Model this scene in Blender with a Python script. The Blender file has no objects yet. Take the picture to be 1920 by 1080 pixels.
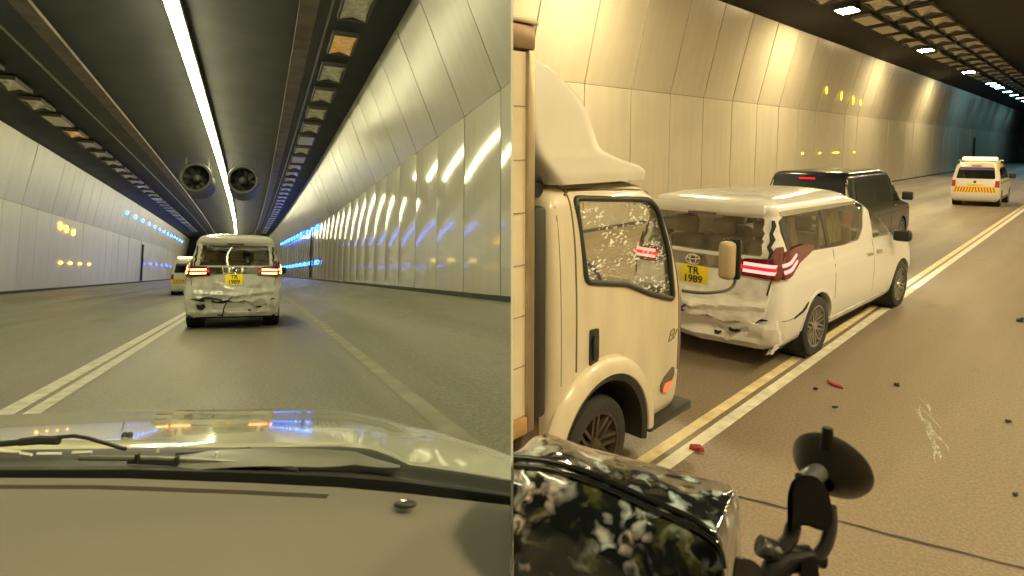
import bpy, bmesh, math, random
from mathutils import Vector, Matrix, noise
from mathutils.bvhtree import BVHTree

random.seed(7)
SC = bpy.context.scene
COL = SC.collection
# ------------------------------------------------------------------ camera, world, exposure
cam_d = bpy.data.cameras.new('camera')
cam = bpy.data.objects.new('camera', cam_d)
COL.objects.link(cam)
cam.location = (0, 0, 0)
cam.rotation_euler = (math.radians(90), 0, 0)
cam_d.sensor_width = 36.0
cam_d.lens = 21.75
cam_d.shift_y = -0.0768
cam_d.clip_start = 0.02
cam_d.dof.use_dof = True
cam_d.dof.focus_distance = 9.0
cam_d.dof.aperture_fstop = 9.0
cam_d.clip_end = 600
SC.camera = cam
world = bpy.data.worlds.new('World')
SC.world = world
world.use_nodes = True
wn = world.node_tree.nodes
bg = wn['Background']
sky = wn.new('ShaderNodeTexSky')
sky.sky_type = 'NISHITA'
sky.sun_disc = False
sky.sun_elevation = math.radians(1.0)
sky.sun_rotation = math.radians(180)
world.node_tree.links.new(sky.outputs[0], bg.inputs[0])
bg.inputs[1].default_value = 0.05
SC.view_settings.view_transform = 'Standard'
SC.view_settings.look = 'None'
SC.view_settings.exposure = 0.0
SC.view_settings.gamma = 1.0
SC.view_settings.use_curve_mapping = False
SC.render.engine = 'CYCLES'
SC.cycles.max_bounces = 8
SC.cycles.sample_clamp_indirect = 6.0
SC.cycles.caustics_reflective = False
SC.cycles.caustics_refractive = False

STRIP_E = 33.0      # fluorescent strip of the left bore
LAMP_E = 365.0       # sodium floodlights of the right bore
LAMP_COOL_E = 30.0

# ------------------------------------------------------------------ the two bores: each has its own floor frame
def frame(F, U, h):
    F = Vector(F).normalized(); U = Vector(U).normalized()
    R = F.cross(U)
    t = -h * U
    return Matrix(((R.x, F.x, U.x, t.x), (R.y, F.y, U.y, t.y), (R.z, F.z, U.z, t.z), (0, 0, 0, 1)))

FL = frame((-472, 1160, -119.5), (0, 119.5, 1160), 1.15)      # left bore, runs slightly downhill to the left
FR = frame((1128, 1160, 119.5), (0, -119.5, 1160), 2.30)      # right bore, runs slightly uphill to the right
FW = Matrix.Identity(4)
GAP = 0.0022
CURVE = -1.5e-4                                                # gentle left bend of the left bore
def bend(y): return CURVE * y * y if y > 0 else 0.0

# ------------------------------------------------------------------ object helpers
INFO = {}
def setp(o, label=None, cat=None, group=None, kind=None):
    if label: o['label'] = label
    if cat: o['category'] = cat
    if group: o['group'] = group
    if kind: o['kind'] = kind
    return o

def thing(name, label, cat, M, side, group=None, kind=None):
    o = bpy.data.objects.new(name, None)
    o.empty_display_size = 0.2
    COL.objects.link(o)
    o.matrix_world = M
    INFO[o] = (M.copy(), side)
    return setp(o, label, cat, group, kind)

def clip(bm, M, side):
    if side is None: return
    s = -1 if side == 'L' else 1
    if all(s * (M @ v.co).x > GAP for v in bm.verts): return
    Mi = M.inverted()
    co = Mi @ Vector((s * GAP, 0, 0))
    no = (Mi.to_3x3() @ Vector((-s, 0, 0))).normalized()
    bmesh.ops.bisect_plane(bm, geom=bm.verts[:] + bm.edges[:] + bm.faces[:], dist=1e-5,
                           plane_co=co, plane_no=no, clear_outer=True)

def to_mesh(name, bm, mats, smooth=35):
    me = bpy.data.meshes.new(name)
    bm.to_mesh(me); bm.free()
    for m in (mats if isinstance(mats, (list, tuple)) else [mats]): me.materials.append(m)
    if smooth:
        me.shade_smooth()
        if smooth < 180: me.set_sharp_from_angle(angle=math.radians(smooth))
    return me

def part(name, bm, mats, parent, smooth=35, label=None, kind=None):
    r = parent
    while r.parent: r = r.parent
    M, side = INFO[r]
    clip(bm, M, side)
    if not bm.faces:
        bm.free(); return None
    o = bpy.data.objects.new(name, to_mesh(name, bm, mats, smooth))
    COL.objects.link(o); o.parent = parent
    return setp(o, label, kind=kind)

def solo(name, bm, mats, M, side, label=None, cat=None, group=None, kind=None, smooth=35):
    clip(bm, M, side)
    if not bm.faces:
        bm.free(); return None
    o = bpy.data.objects.new(name, to_mesh(name, bm, mats, smooth))
    COL.objects.link(o); o.matrix_world = M
    INFO[o] = (M.copy(), side)
    return setp(o, label, cat, group, kind)

def T(x, y, z, rz=0.0): return Matrix.Translation((x, y, z)) @ Matrix.Rotation(rz, 4, 'Z')

# ------------------------------------------------------------------ mesh helpers
def nb(): return bmesh.new()

def box(bm, lo, hi, bev=0.0, M=None):
    c = [(a + b) / 2 for a, b in zip(lo, hi)]; s = [abs(b - a) for a, b in zip(lo, hi)]
    r = bmesh.ops.create_cube(bm, size=1.0)
    vs = r['verts']
    for v in vs: v.co = Vector((v.co.x * s[0] + c[0], v.co.y * s[1] + c[1], v.co.z * s[2] + c[2]))
    if bev > 0:
        es = list({e for v in vs for e in v.link_edges})
        r2 = bmesh.ops.bevel(bm, geom=es, offset=min(bev, min(s) * 0.45), segments=2, affect='EDGES', profile=0.5)
        vs = list({v for f in r2['faces'] for v in f.verts} | {v for v in vs if v.is_valid})
    if M is not None:
        for v in vs: v.co = M @ v.co
    return bm

def tube(bm, pts, r, n=8, cap=True):
    pts = [Vector(p) for p in pts]
    rs = r if isinstance(r, (list, tuple)) else [r] * len(pts)
    rings = []; up = None
    for i, p in enumerate(pts):
        d = (pts[min(i + 1, len(pts) - 1)] - pts[max(i - 1, 0)]).normalized()
        if up is None: up = Vector((0, 0, 1)) if abs(d.z) < 0.9 else Vector((1, 0, 0))
        a = d.cross(up).normalized(); b = a.cross(d); up = b
        rings.append([bm.verts.new(p + rs[i] * (math.cos(2 * math.pi * k / n) * a + math.sin(2 * math.pi * k / n) * b)) for k in range(n)])
    for A, B in zip(rings, rings[1:]):
        for k in range(n): bm.faces.new((A[k], A[(k + 1) % n], B[(k + 1) % n], B[k]))
    if cap:
        bm.faces.new(rings[0][::-1]); bm.faces.new(rings[-1])
    return bm

def lathe(bm, prof, M, n=32):
    """prof: (radius, height along local z)"""
    rings = []
    for r, h in prof:
        if r < 1e-5: rings.append([bm.verts.new(M @ Vector((0, 0, h)))])
        else: rings.append([bm.verts.new(M @ Vector((r * math.cos(2 * math.pi * k / n), r * math.sin(2 * math.pi * k / n), h))) for k in range(n)])
    for A, B in zip(rings, rings[1:]):
        if len(A) == 1 and len(B) == 1: continue
        for k in range(n):
            k2 = (k + 1) % n
            if len(A) == 1: bm.faces.new((A[0], B[k2], B[k]))
            elif len(B) == 1: bm.faces.new((A[k], A[k2], B[0]))
            else: bm.faces.new((A[k], A[k2], B[k2], B[k]))
    return bm

def gridmesh(bm, P):
    V = [[bm.verts.new(p) for p in row] for row in P]
    for i in range(len(V) - 1):
        for j in range(len(V[0]) - 1):
            bm.faces.new((V[i][j], V[i][j + 1], V[i + 1][j + 1], V[i + 1][j]))
    return V

def prism(bm, poly, fn, a, b):
    """fn(u, v, w) -> point ; extrude poly between w=a and w=b"""
    A = [bm.verts.new(fn(u, v, a)) for u, v in poly]
    B = [bm.verts.new(fn(u, v, b)) for u, v in poly]
    n = len(poly)
    bm.faces.new(A); bm.faces.new(B[::-1])
    for i in range(n): bm.faces.new((A[(i + 1) % n], A[i], B[i], B[(i + 1) % n]))
    bmesh.ops.recalc_face_normals(bm, faces=bm.faces[:])
    return bm

def rpoly(pts, r, n=4):
    out = []
    m = len(pts)
    for i in range(m):
        p = Vector(pts[i]); a = Vector(pts[i - 1]); b = Vector(pts[(i + 1) % m])
        rr = min(r, (a - p).length * .45, (b - p).length * .45)
        A = p + (a - p).normalized() * rr; B = p + (b - p).normalized() * rr
        for k in range(n + 1):
            t = k / n
            q = (1 - t) ** 2 * A + 2 * t * (1 - t) * p + t * t * B
            out.append((q.x, q.y))
    return out

def crom(keys, n):
    """Catmull-Rom through key tuples -> dense list"""
    out = []
    K = [Vector(k) for k in keys]
    for i in range(len(K) - 1):
        p0 = K[max(i - 1, 0)]; p1 = K[i]; p2 = K[i + 1]; p3 = K[min(i + 2, len(K) - 1)]
        for k in range(n):
            t = k / n
            m1 = (p2 - p0) * .5; m2 = (p3 - p1) * .5
            out.append((2 * t**3 - 3 * t**2 + 1) * p1 + (t**3 - 2 * t**2 + t) * m1 + (-2 * t**3 + 3 * t**2) * p2 + (t**3 - t**2) * m2)
    out.append(K[-1])
    return out

# ------------------------------------------------------------------ materials
def mat(name, col, rough=0.5, metal=0.0, coat=0.0, noise_amt=0.0, nscale=4.0, bump=0.0, bscale=20.0, spec=0.5, stretch=None, emit=None, estr=0.0, col2=None):
    m = bpy.data.materials.new(name); m.use_nodes = True
    nt = m.node_tree; b = nt.nodes['Principled BSDF']
    b.inputs['Base Color'].default_value = (*col, 1)
    b.inputs['Roughness'].default_value = rough
    b.inputs['Metallic'].default_value = metal
    b.inputs['Specular IOR Level'].default_value = spec
    b.inputs['Coat Weight'].default_value = coat
    b.inputs['Coat Roughness'].default_value = 0.04
    if emit:
        b.inputs['Emission Color'].default_value = (*emit, 1)
        b.inputs['Emission Strength'].default_value = estr
    if noise_amt or bump:
        tc = nt.nodes.new('ShaderNodeTexCoord'); mp = nt.nodes.new('ShaderNodeMapping')
        nt.links.new(tc.outputs['Object'], mp.inputs[0])
        if stretch: mp.inputs['Scale'].default_value = stretch
    if noise_amt:
        n = nt.nodes.new('ShaderNodeTexNoise'); n.inputs['Scale'].default_value = nscale; n.inputs['Detail'].default_value = 6
        nt.links.new(mp.outputs[0], n.inputs['Vector'])
        mx = nt.nodes.new('ShaderNodeMix'); mx.data_type = 'RGBA'
        c2 = col2 or tuple(c * (1 - noise_amt) for c in col)
        mx.inputs[6].default_value = (*c2, 1)
        mx.inputs[7].default_value = (*(min(1, c * (1 + noise_amt * .5)) for c in col), 1)
        rp = nt.nodes.new('ShaderNodeMapRange'); rp.inputs[1].default_value = .3; rp.inputs[2].default_value = .7
        nt.links.new(n.outputs['Fac'], rp.inputs[0])
        nt.links.new(rp.outputs[0], mx.inputs[0]); nt.links.new(mx.outputs[2], b.inputs['Base Color'])
    if bump:
        n2 = nt.nodes.new('ShaderNodeTexNoise'); n2.inputs['Scale'].default_value = bscale; n2.inputs['Detail'].default_value = 4
        nt.links.new(mp.outputs[0], n2.inputs['Vector'])
        bp = nt.nodes.new('ShaderNodeBump'); bp.inputs['Strength'].default_value = bump; bp.inputs['Distance'].default_value = .02
        nt.links.new(n2.outputs['Fac'], bp.inputs['Height']); nt.links.new(bp.outputs[0], b.inputs['Normal'])
    return m

def emit_mat(name, col, s):
    m = bpy.data.materials.new(name); m.use_nodes = True
    nt = m.node_tree; nt.nodes.remove(nt.nodes['Principled BSDF'])
    e = nt.nodes.new('ShaderNodeEmission'); e.inputs[0].default_value = (*col, 1); e.inputs[1].default_value = s
    nt.links.new(e.outputs[0], nt.nodes['Material Output'].inputs[0])
    return m

def glass_mat(name, tint, bump=0.0, bscale=30, rough=0.02, stretch=None, refl=(1, 1, 1), floor=0.0):
    m = bpy.data.materials.new(name); m.use_nodes = True
    nt = m.node_tree; nt.nodes.remove(nt.nodes['Principled BSDF'])
    tr = nt.nodes.new('ShaderNodeBsdfTransparent'); tr.inputs[0].default_value = (*tint, 1)
    gl = nt.nodes.new('ShaderNodeBsdfGlossy'); gl.inputs['Roughness'].default_value = rough; gl.inputs[0].default_value = (*refl, 1)
    fr = nt.nodes.new('ShaderNodeFresnel')
    ge = nt.nodes.new('ShaderNodeNewGeometry'); io = nt.nodes.new('ShaderNodeMath'); io.operation = 'MULTIPLY_ADD'
    io.inputs[1].default_value = 1 / 1.5 - 1.5; io.inputs[2].default_value = 1.5      # a thin pane reflects alike from both sides
    nt.links.new(ge.outputs['Backfacing'], io.inputs[0]); nt.links.new(io.outputs[0], fr.inputs[0])
    mx = nt.nodes.new('ShaderNodeMixShader')
    if floor:
        mm = nt.nodes.new('ShaderNodeMath'); mm.operation = 'MAXIMUM'; mm.inputs[1].default_value = floor
        nt.links.new(fr.outputs[0], mm.inputs[0]); nt.links.new(mm.outputs[0], mx.inputs[0])
    else: nt.links.new(fr.outputs[0], mx.inputs[0])
    nt.links.new(tr.outputs[0], mx.inputs[1]); nt.links.new(gl.outputs[0], mx.inputs[2])
    nt.links.new(mx.outputs[0], nt.nodes['Material Output'].inputs[0])
    if bump:
        tc = nt.nodes.new('ShaderNodeTexCoord'); mp = nt.nodes.new('ShaderNodeMapping')
        if stretch: mp.inputs['Scale'].default_value = stretch
        nt.links.new(tc.outputs['Object'], mp.inputs[0])
        n2 = nt.nodes.new('ShaderNodeTexNoise'); n2.inputs['Scale'].default_value = bscale; n2.inputs['Detail'].default_value = 2
        nt.links.new(mp.outputs[0], n2.inputs['Vector'])
        bp = nt.nodes.new('ShaderNodeBump'); bp.inputs['Strength'].default_value = bump; bp.inputs['Distance'].default_value = .02
        nt.links.new(n2.outputs['Fac'], bp.inputs['Height'])
        nt.links.new(bp.outputs[0], gl.inputs['Normal']); nt.links.new(bp.outputs[0], fr.inputs['Normal'])
    return m

def road_mat(name, base, dark, streak_scale=0.6, fine=60, track=0.0):
    """road concrete: wheel-track streaks along the lane (object y), blotches, grain"""
    m = bpy.data.materials.new(name); m.use_nodes = True
    nt = m.node_tree; b = nt.nodes['Principled BSDF']; L = nt.links
    tc = nt.nodes.new('ShaderNodeTexCoord')
    def nz(scale, st, det=4, lo=.32, hi=.68):
        mp = nt.nodes.new('ShaderNodeMapping'); mp.inputs['Scale'].default_value = st
        L.new(tc.outputs['Object'], mp.inputs[0])
        n = nt.nodes.new('ShaderNodeTexNoise'); n.inputs['Scale'].default_value = scale; n.inputs['Detail'].default_value = det
        L.new(mp.outputs[0], n.inputs['Vector'])
        r = nt.nodes.new('ShaderNodeMapRange'); r.inputs[1].default_value = lo; r.inputs[2].default_value = hi
        L.new(n.outputs['Fac'], r.inputs[0]); return r.outputs[0]
    def mix(fac, c1, c2, t='MIX', k=1.0):
        x = nt.nodes.new('ShaderNodeMix'); x.data_type = 'RGBA'; x.blend_type = t
        mu = nt.nodes.new('ShaderNodeMath'); mu.operation = 'MULTIPLY'; mu.inputs[1].default_value = k
        L.new(fac, mu.inputs[0]); L.new(mu.outputs[0], x.inputs[0])
        for s, c in ((6, c1), (7, c2)):
            if isinstance(c, tuple): x.inputs[s].default_value = (*c, 1)
            else: L.new(c, x.inputs[s])
        return x.outputs[2]
    c = mix(nz(streak_scale, (1.0, 0.035, 1)), dark, base)
    sx = nt.nodes.new('ShaderNodeSeparateXYZ'); L.new(tc.outputs['Object'], sx.inputs[0])
    w1 = nt.nodes.new('ShaderNodeMath'); w1.operation = 'MULTIPLY_ADD'; w1.inputs[1].default_value = 2 * math.pi / 1.72; w1.inputs[2].default_value = track
    L.new(sx.outputs[0], w1.inputs[0])
    w0 = nt.nodes.new('ShaderNodeMath'); w0.operation = 'MULTIPLY_ADD'; w0.inputs[1].default_value = 1.6; L.new(nz(.5, (1, .05, 1)), w0.inputs[0]); L.new(w1.outputs[0], w0.inputs[2])
    w2 = nt.nodes.new('ShaderNodeMath'); w2.operation = 'SINE'; L.new(w0.outputs[0], w2.inputs[0])
    w3 = nt.nodes.new('ShaderNodeMapRange'); w3.inputs[1].default_value = -.6; w3.inputs[2].default_value = 1.0; L.new(w2.outputs[0], w3.inputs[0])
    c = mix(w3.outputs[0], c, tuple(x * .42 for x in base), k=.55)
    c = mix(nz(.5, (1, .6, 1)), c, tuple(x * .72 for x in base), k=.5)
    c = mix(nz(.42, (1, .35, 1), 5, .56, .66), c, tuple(x * .48 for x in base), k=.55)
    c = mix(nz(2.1, (1, .6, 1), 4, .63, .70), c, tuple(x * .40 for x in base), k=.45)
    c = mix(nz(fine, (1, 1, 1), 3), c, tuple(min(1, x * 1.7) for x in base), k=.34)
    c = mix(nz(fine * 2.3, (1, 1, 1), 2), c, tuple(x * .35 for x in base), k=.45)
    L.new(c, b.inputs['Base Color'])
    rr = nz(1.2, (1, .1, 1)); mr = nt.nodes.new('ShaderNodeMapRange')
    mr.inputs[3].default_value = .38; mr.inputs[4].default_value = .62
    L.new(rr, mr.inputs[0]); L.new(mr.outputs[0], b.inputs['Roughness'])
    bp = nt.nodes.new('ShaderNodeBump'); bp.inputs['Strength'].default_value = .2; bp.inputs['Distance'].default_value = .01
    n = nz(fine, (1, 1, 1), 3); L.new(n, bp.inputs['Height']); L.new(bp.outputs[0], b.inputs['Normal'])
    return m

M_road_l = road_mat('road_left', (.35, .335, .265), (.15, .145, .115), .62, 30, 1.2)
M_road_r = road_mat('road_right', (.285, .225, .160), (.125, .098, .072), .50, 46, 2.4)
M_line = mat('line_paint', (.70, .68, .58), .6, noise_amt=.25, nscale=7, bump=.2, bscale=80, col2=(.54, .51, .42))
M_line_y = mat('yellowed_line_paint', (.72, .63, .40), .6, noise_amt=.25, nscale=7, bump=.2, bscale=80, col2=(.54, .45, .26))
M_line_faint = mat('worn_line', (.30, .285, .225), .7, noise_amt=.3, nscale=5)
M_joint = mat('joint_tar', (.05, .045, .04), .8, noise_amt=.3)
def stain(m, amt=.065, k=.06):
    nt = m.node_tree; L = nt.links; b = nt.nodes['Principled BSDF']
    src = b.inputs['Base Color'].links[0].from_socket
    tc = nt.nodes.new('ShaderNodeTexCoord'); oi = nt.nodes.new('ShaderNodeObjectInfo')
    ad = nt.nodes.new('ShaderNodeVectorMath'); ad.operation = 'MULTIPLY_ADD'; ad.inputs[1].default_value = (2.6, 2.6, .22)
    cb = nt.nodes.new('ShaderNodeCombineXYZ'); ml = nt.nodes.new('ShaderNodeMath'); ml.operation = 'MULTIPLY'; ml.inputs[1].default_value = 90
    L.new(oi.outputs['Random'], ml.inputs[0]); L.new(ml.outputs[0], cb.inputs[0]); L.new(ml.outputs[0], cb.inputs[1])
    L.new(tc.outputs['Object'], ad.inputs[0]); L.new(cb.outputs[0], ad.inputs[2])
    n = nt.nodes.new('ShaderNodeTexNoise'); n.inputs['Scale'].default_value = 1.6; n.inputs['Detail'].default_value = 5
    L.new(ad.outputs[0], n.inputs['Vector'])
    r = nt.nodes.new('ShaderNodeMapRange'); r.inputs[1].default_value = .35; r.inputs[2].default_value = .72; r.inputs[3].default_value = 1.0; r.inputs[4].default_value = 1 - amt
    L.new(n.outputs['Fac'], r.inputs[0])
    r2 = nt.nodes.new('ShaderNodeMapRange'); r2.inputs[3].default_value = 1 - k; r2.inputs[4].default_value = 1.0
    L.new(oi.outputs['Random'], r2.inputs[0])
    m2 = nt.nodes.new('ShaderNodeMath'); m2.operation = 'MULTIPLY'; L.new(r.outputs[0], m2.inputs[0]); L.new(r2.outputs[0], m2.inputs[1])
    vm = nt.nodes.new('ShaderNodeVectorMath'); vm.operation = 'SCALE'; L.new(src, vm.inputs[0]); L.new(m2.outputs[0], vm.inputs['Scale'])
    L.new(vm.outputs[0], b.inputs['Base Color'])
M_panel = mat('enamel_panel', (.66, .64, .56), .085, noise_amt=.07, nscale=.6, spec=.5)
M_panel_up_shade = mat('enamel_panel_upper_shade', (.45, .435, .375), .26, noise_amt=.07, nscale=.6, spec=.3)  # same enamel, base colour darkened for the shade on the upper panels
M_panel_dull = mat('enamel_panel_dull', (.66, .64, .55), .42, noise_amt=.08, nscale=.5, spec=.3)
M_panel_r = mat('enamel_panel_right', (.68, .62, .50), .24, noise_amt=.08, nscale=.5, spec=.5)
for m_ in (M_panel, M_panel_up_shade, M_panel_dull, M_panel_r): stain(m_)
M_seam = mat('panel_joint', (.09, .08, .06), .8)
M_kerb = mat('dark_kerb', (.05, .05, .045), .8, noise_amt=.3)
M_ceil = mat('ceiling_dark_grey', (.030, .031, .033), .8, noise_amt=.35, nscale=.7)  # even dark grey with random tone
M_ceil_r = mat('ceiling_dark', (.018, .016, .014), .85, noise_amt=.3, nscale=.7)
M_tray = mat('cable_tray', (.14, .115, .09), .6, noise_amt=.4, nscale=2)
M_pipe = mat('conduit', (.25, .24, .2), .4, metal=.6)
M_strip = emit_mat('strip_glow', (1.0, .925, .52), STRIP_E)
M_house = mat('lamp_housing', (.35, .33, .28), .5, metal=.3)
M_lens = mat('unlit_lens', (.72, .70, .60), .25, noise_amt=.35, nscale=7)
M_plate_ = mat('blank_plate', (.60, .57, .46), .4, noise_amt=.1)
M_frame = mat('lamp_frame', (.07, .065, .055), .5)
M_lit = emit_mat('lit_lens', (1.0, .80, .42), LAMP_E)
M_lit_cool = emit_mat('added_lit_lens_cool', (.40, .85, 1.0), LAMP_COOL_E)
M_amber = emit_mat('amber_reflection', (1.0, .50, .04), 14)  # this and the next three glow as beacon reflections on the walls
M_yellow = emit_mat('yellow_reflection', (1.0, .80, .05), 3.2)
M_blue = emit_mat('blue_reflection', (.02, .14, 1.0), 22)
M_blue_dim = emit_mat('blue_reflection_dim', (.06, .10, 1.0), 6)
M_white = mat('pearl_white_paint', (.79, .785, .765), .22, coat=.8, noise_amt=.03, nscale=1.5)
M_crash = mat('crumpled_white_paint', (.76, .755, .74), .22, coat=.6, bump=.06, bscale=14, noise_amt=.22, nscale=7)
M_truck = mat('truck_cream_paint', (.64, .57, .44), .32, coat=.35, noise_amt=.16, nscale=2.5, stretch=(1, 1.5, .5))
M_fair = mat('fairing_white_paint', (.70, .68, .62), .35, coat=.3, noise_amt=.10, nscale=2)
M_truckbox = mat('cargo_box_panel', (.66, .58, .42), .4, noise_amt=.12, nscale=3)
M_alu = mat('aluminium_trim', (.40, .33, .24), .35, metal=.8, noise_amt=.2)
M_black = mat('black_plastic', (.02, .02, .02), .45)
M_rubber = mat('tyre_rubber', (.018, .018, .018), .75, bump=.2, bscale=40)
M_dark = mat('dark_void', (.012, .011, .010), .7)
M_underbody = mat('underbody', (.02, .019, .018), .8, noise_amt=.4)
M_rim = mat('alloy_rim', (.42, .41, .39), .3, metal=.9)
M_chrome = mat('chrome', (.75, .74, .70), .12, metal=1.0)
M_garn = mat('tinted_garnish', (.20, .18, .15), .12, metal=.7)
M_red = mat('red_lens', (.35, .01, .012), .12, coat=.6)
M_redtrans = mat('smoked_red_lens', (.11, .010, .014), .1, coat=.6)
M_brake = emit_mat('brake_strip', (1.0, .27, .22), 2.9)
M_brake_hot = emit_mat('brake_glow', (1.0, .34, .09), 10.0)
M_tail_dim = emit_mat('tail_glow', (.9, .02, .03), 1.4)
M_tan = mat('tan_leather', (.58, .45, .27), .55, noise_amt=.2)
M_curtain = mat('pale_curtain', (.72, .66, .42), .8, noise_amt=.3, nscale=9, bump=.6, bscale=12)
M_glass_smoke = glass_mat('smoked_glass', (.38, .36, .29))
M_glass_rear = glass_mat('tinted_rear_glass', (.62, .60, .54))
M_glass_clear = glass_mat('clear_glass', (.92, .92, .89))
M_glass_truck = glass_mat('truck_glass', (.95, .95, .90), bump=.25, bscale=9, rough=.02, stretch=(1, 1, 2.6), floor=.10)
def sparkle_spots(m):  # pale noise spots painted in for sparkling reflections on the glass
    nt = m.node_tree; L = nt.links; out = nt.nodes['Material Output']; src = out.inputs[0].links[0].from_socket
    tc = nt.nodes.new('ShaderNodeTexCoord'); mp = nt.nodes.new('ShaderNodeMapping'); mp.inputs['Scale'].default_value = (1, 1, 2.3); mp.inputs['Rotation'].default_value = (.25, 0, 0)
    L.new(tc.outputs['Object'], mp.inputs[0])
    def noi(sc, det, lo, hi):
        n = nt.nodes.new('ShaderNodeTexNoise'); n.inputs['Scale'].default_value = sc; n.inputs['Detail'].default_value = det; L.new(mp.outputs[0], n.inputs['Vector'])
        r = nt.nodes.new('ShaderNodeMapRange'); r.inputs[1].default_value = lo; r.inputs[2].default_value = hi; L.new(n.outputs['Fac'], r.inputs[0]); return r.outputs[0]
    a = noi(24, 2.5, .52, .62); c = noi(3.0, 1, .36, .56)
    mu = nt.nodes.new('ShaderNodeMath'); mu.operation = 'MULTIPLY'; L.new(a, mu.inputs[0]); L.new(c, mu.inputs[1])
    d = nt.nodes.new('ShaderNodeBsdfDiffuse'); d.inputs[0].default_value = (.86, .90, .90, 1)
    g = nt.nodes.new('ShaderNodeBsdfGlossy'); g.inputs[0].default_value = (1, 1, 1, 1); g.inputs['Roughness'].default_value = .3
    ad = nt.nodes.new('ShaderNodeMixShader'); ad.inputs[0].default_value = .35; L.new(d.outputs[0], ad.inputs[1]); L.new(g.outputs[0], ad.inputs[2])
    mx = nt.nodes.new('ShaderNodeMixShader'); L.new(mu.outputs[0], mx.inputs[0]); L.new(src, mx.inputs[1]); L.new(ad.outputs[0], mx.inputs[2])
    L.new(mx.outputs[0], out.inputs[0])
sparkle_spots(M_glass_truck)
M_blackpaint = mat('black_paint', (.008, .010, .012), .2, coat=.12, spec=.3)
M_glass_black = mat('privacy_glass', (.010, .013, .015), .06, spec=.35)
M_plate = mat('yellow_plate', (.85, .68, .02), .4)
M_plate_lit = mat('lit_yellow_plate', (.85, .62, .02), .4, emit=(1, .7, .02), estr=.35)
M_ink = mat('plate_ink', (.015, .015, .015), .5)
M_dash = mat('dashboard_vinyl', (.148, .140, .116), .7, bump=.08, bscale=400, noise_amt=.06, nscale=5)
M_hood = mat('cream_bonnet_paint', (.58, .585, .43), .10, coat=.7)
M_cowl = mat('cowl_plastic', (.05, .052, .045), .5, noise_amt=.2, spec=.3)
M_seal = mat('black_seal', (.006, .006, .006), .95, spec=.05)
M_slot = mat('vent_void', (.03, .026, .02), .8)
M_div = mat('divider_white', (.88, .88, .86), .6)
M_debris_r = mat('red_lens_shard', (.30, .03, .02), .35)
M_debris_k = mat('dark_shard', (.03, .028, .025), .5)
M_scrape = mat('scrape_chalk', (.44, .42, .38), .8, noise_amt=.6, nscale=30)

# ------------------------------------------------------------------ structure: roads, lines
def ribbon(M, side, name, pts, mats, kind='structure', y0=-10., y1=150., step=4., curved=False, label=None):
    """pts: cross-section polyline (x, z) swept along y"""
    bm = nb()
    n = int(math.ceil((y1 - y0) / step))
    P = []
    for i in range(n + 1):
        y = y0 + (y1 - y0) * i / n
        c = bend(y) if curved else 0
        P.append([Vector((x + c, y, z)) for x, z in pts])
    gridmesh(bm, P)
    bmesh.ops.recalc_face_normals(bm, faces=bm.faces[:])
    return solo(name, bm, mats, M, side, kind=kind, smooth=30)

ribbon(FL, 'L', 'left_road', [(-10.3, .31), (-8, .0), (-4, 0), (0, 0), (1.5, 0), (4.5, .73)], M_road_l, curved=True, y0=-12)
ribbon(FR, 'R', 'right_road', [(-10.3, 0), (-4, 0), (0, 0), (6.6, 0)], M_road_r, y0=-12)
for a, b in ((-1.975, -1.815), (-1.755, -1.625)):
    ribbon(FL, 'L', 'lane_marking', [(a, .004), (b, .004)], M_line, curved=True, y0=2)
ribbon(FL, 'L', 'worn_lane_marking', [(1.26, .004), (1.43, .004)], mat('worn_line_left', (.355, .34, .27), .7, noise_amt=.3, nscale=1.5, col2=(.24, .23, .18)), curved=True, y0=2)
for a, b, m_ in ((-2.36, -2.265, M_line_y), (-2.215, -2.11, M_line)):
    ribbon(FR, 'R', 'lane_marking', [(a, .004), (b, .004)], m_, y0=1)
ribbon(FR, 'R', 'lane_marking', [(-6.1, .004), (-5.98, .004)], M_line_faint, y0=1)
bm = nb()
prev = None; P = []
for i in range(31):
    t = i / 30
    x = -2.1 + 3.2 * t
    y = 3.80 + (x + 1.655) * .285 + random.uniform(-.006, .006)
    w = .011 + random.uniform(-.003, .004)
    P.append([Vector((x, y - w, .004)), Vector((x, y + w, .004))])
gridmesh(bm, P)
solo('road_joint', bm, M_joint, FR, 'R', kind='structure')
# scrape marks
bm = nb()
for k in range(16):
    x0 = -1.13 + .018 * k + random.uniform(-.02, .02); y0 = 6.5 - .06 * k + random.uniform(-.1, .1)
    P = []
    n = 8
    for i in range(n + 1):
        t = i / n
        w = .0055 * math.sin(math.pi * t) + .0008
        x = x0 + .16 * t + random.uniform(-.006, .006) + .03 * math.sin(3 * t + k); y = y0 - .38 * t
        P.append([Vector((x - w, y, .005 + k * .0002)), Vector((x + w, y, .005 + k * .0002))])
    gridmesh(bm, P)
solo('road_scrape', bm, M_scrape, FR, 'R', kind='structure')

# ------------------------------------------------------------------ walls of enamel panels
def panel_mesh(w, h, name, m, bow=.010):
    """panel in local x (along the tunnel) and z (up); faces -y; bowed about the vertical"""
    bm = nb()
    P = []
    n = 14
    for i in range(n + 1):
        t = i / n * 2 - 1
        y = -bow * (1 - t * t)
        P.append([Vector((t * w / 2, y, z)) for z in (0, h * .5, h)])
    V = gridmesh(bm, P)
    r = bmesh.ops.extrude_edge_only(bm, edges=[e for e in bm.edges if e.is_boundary])
    for v in r['geom']:
        if isinstance(v, bmesh.types.BMVert): v.co.y += .03
    bmesh.ops.recalc_face_normals(bm, faces=bm.faces[:])
    # make sure the front faces -y
    f = min(bm.faces, key=lambda f: f.calc_center_median().y)
    if f.normal.y > 0: bmesh.ops.reverse_faces(bm, faces=bm.faces[:])
    return to_mesh(name, bm, m, 40)

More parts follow.
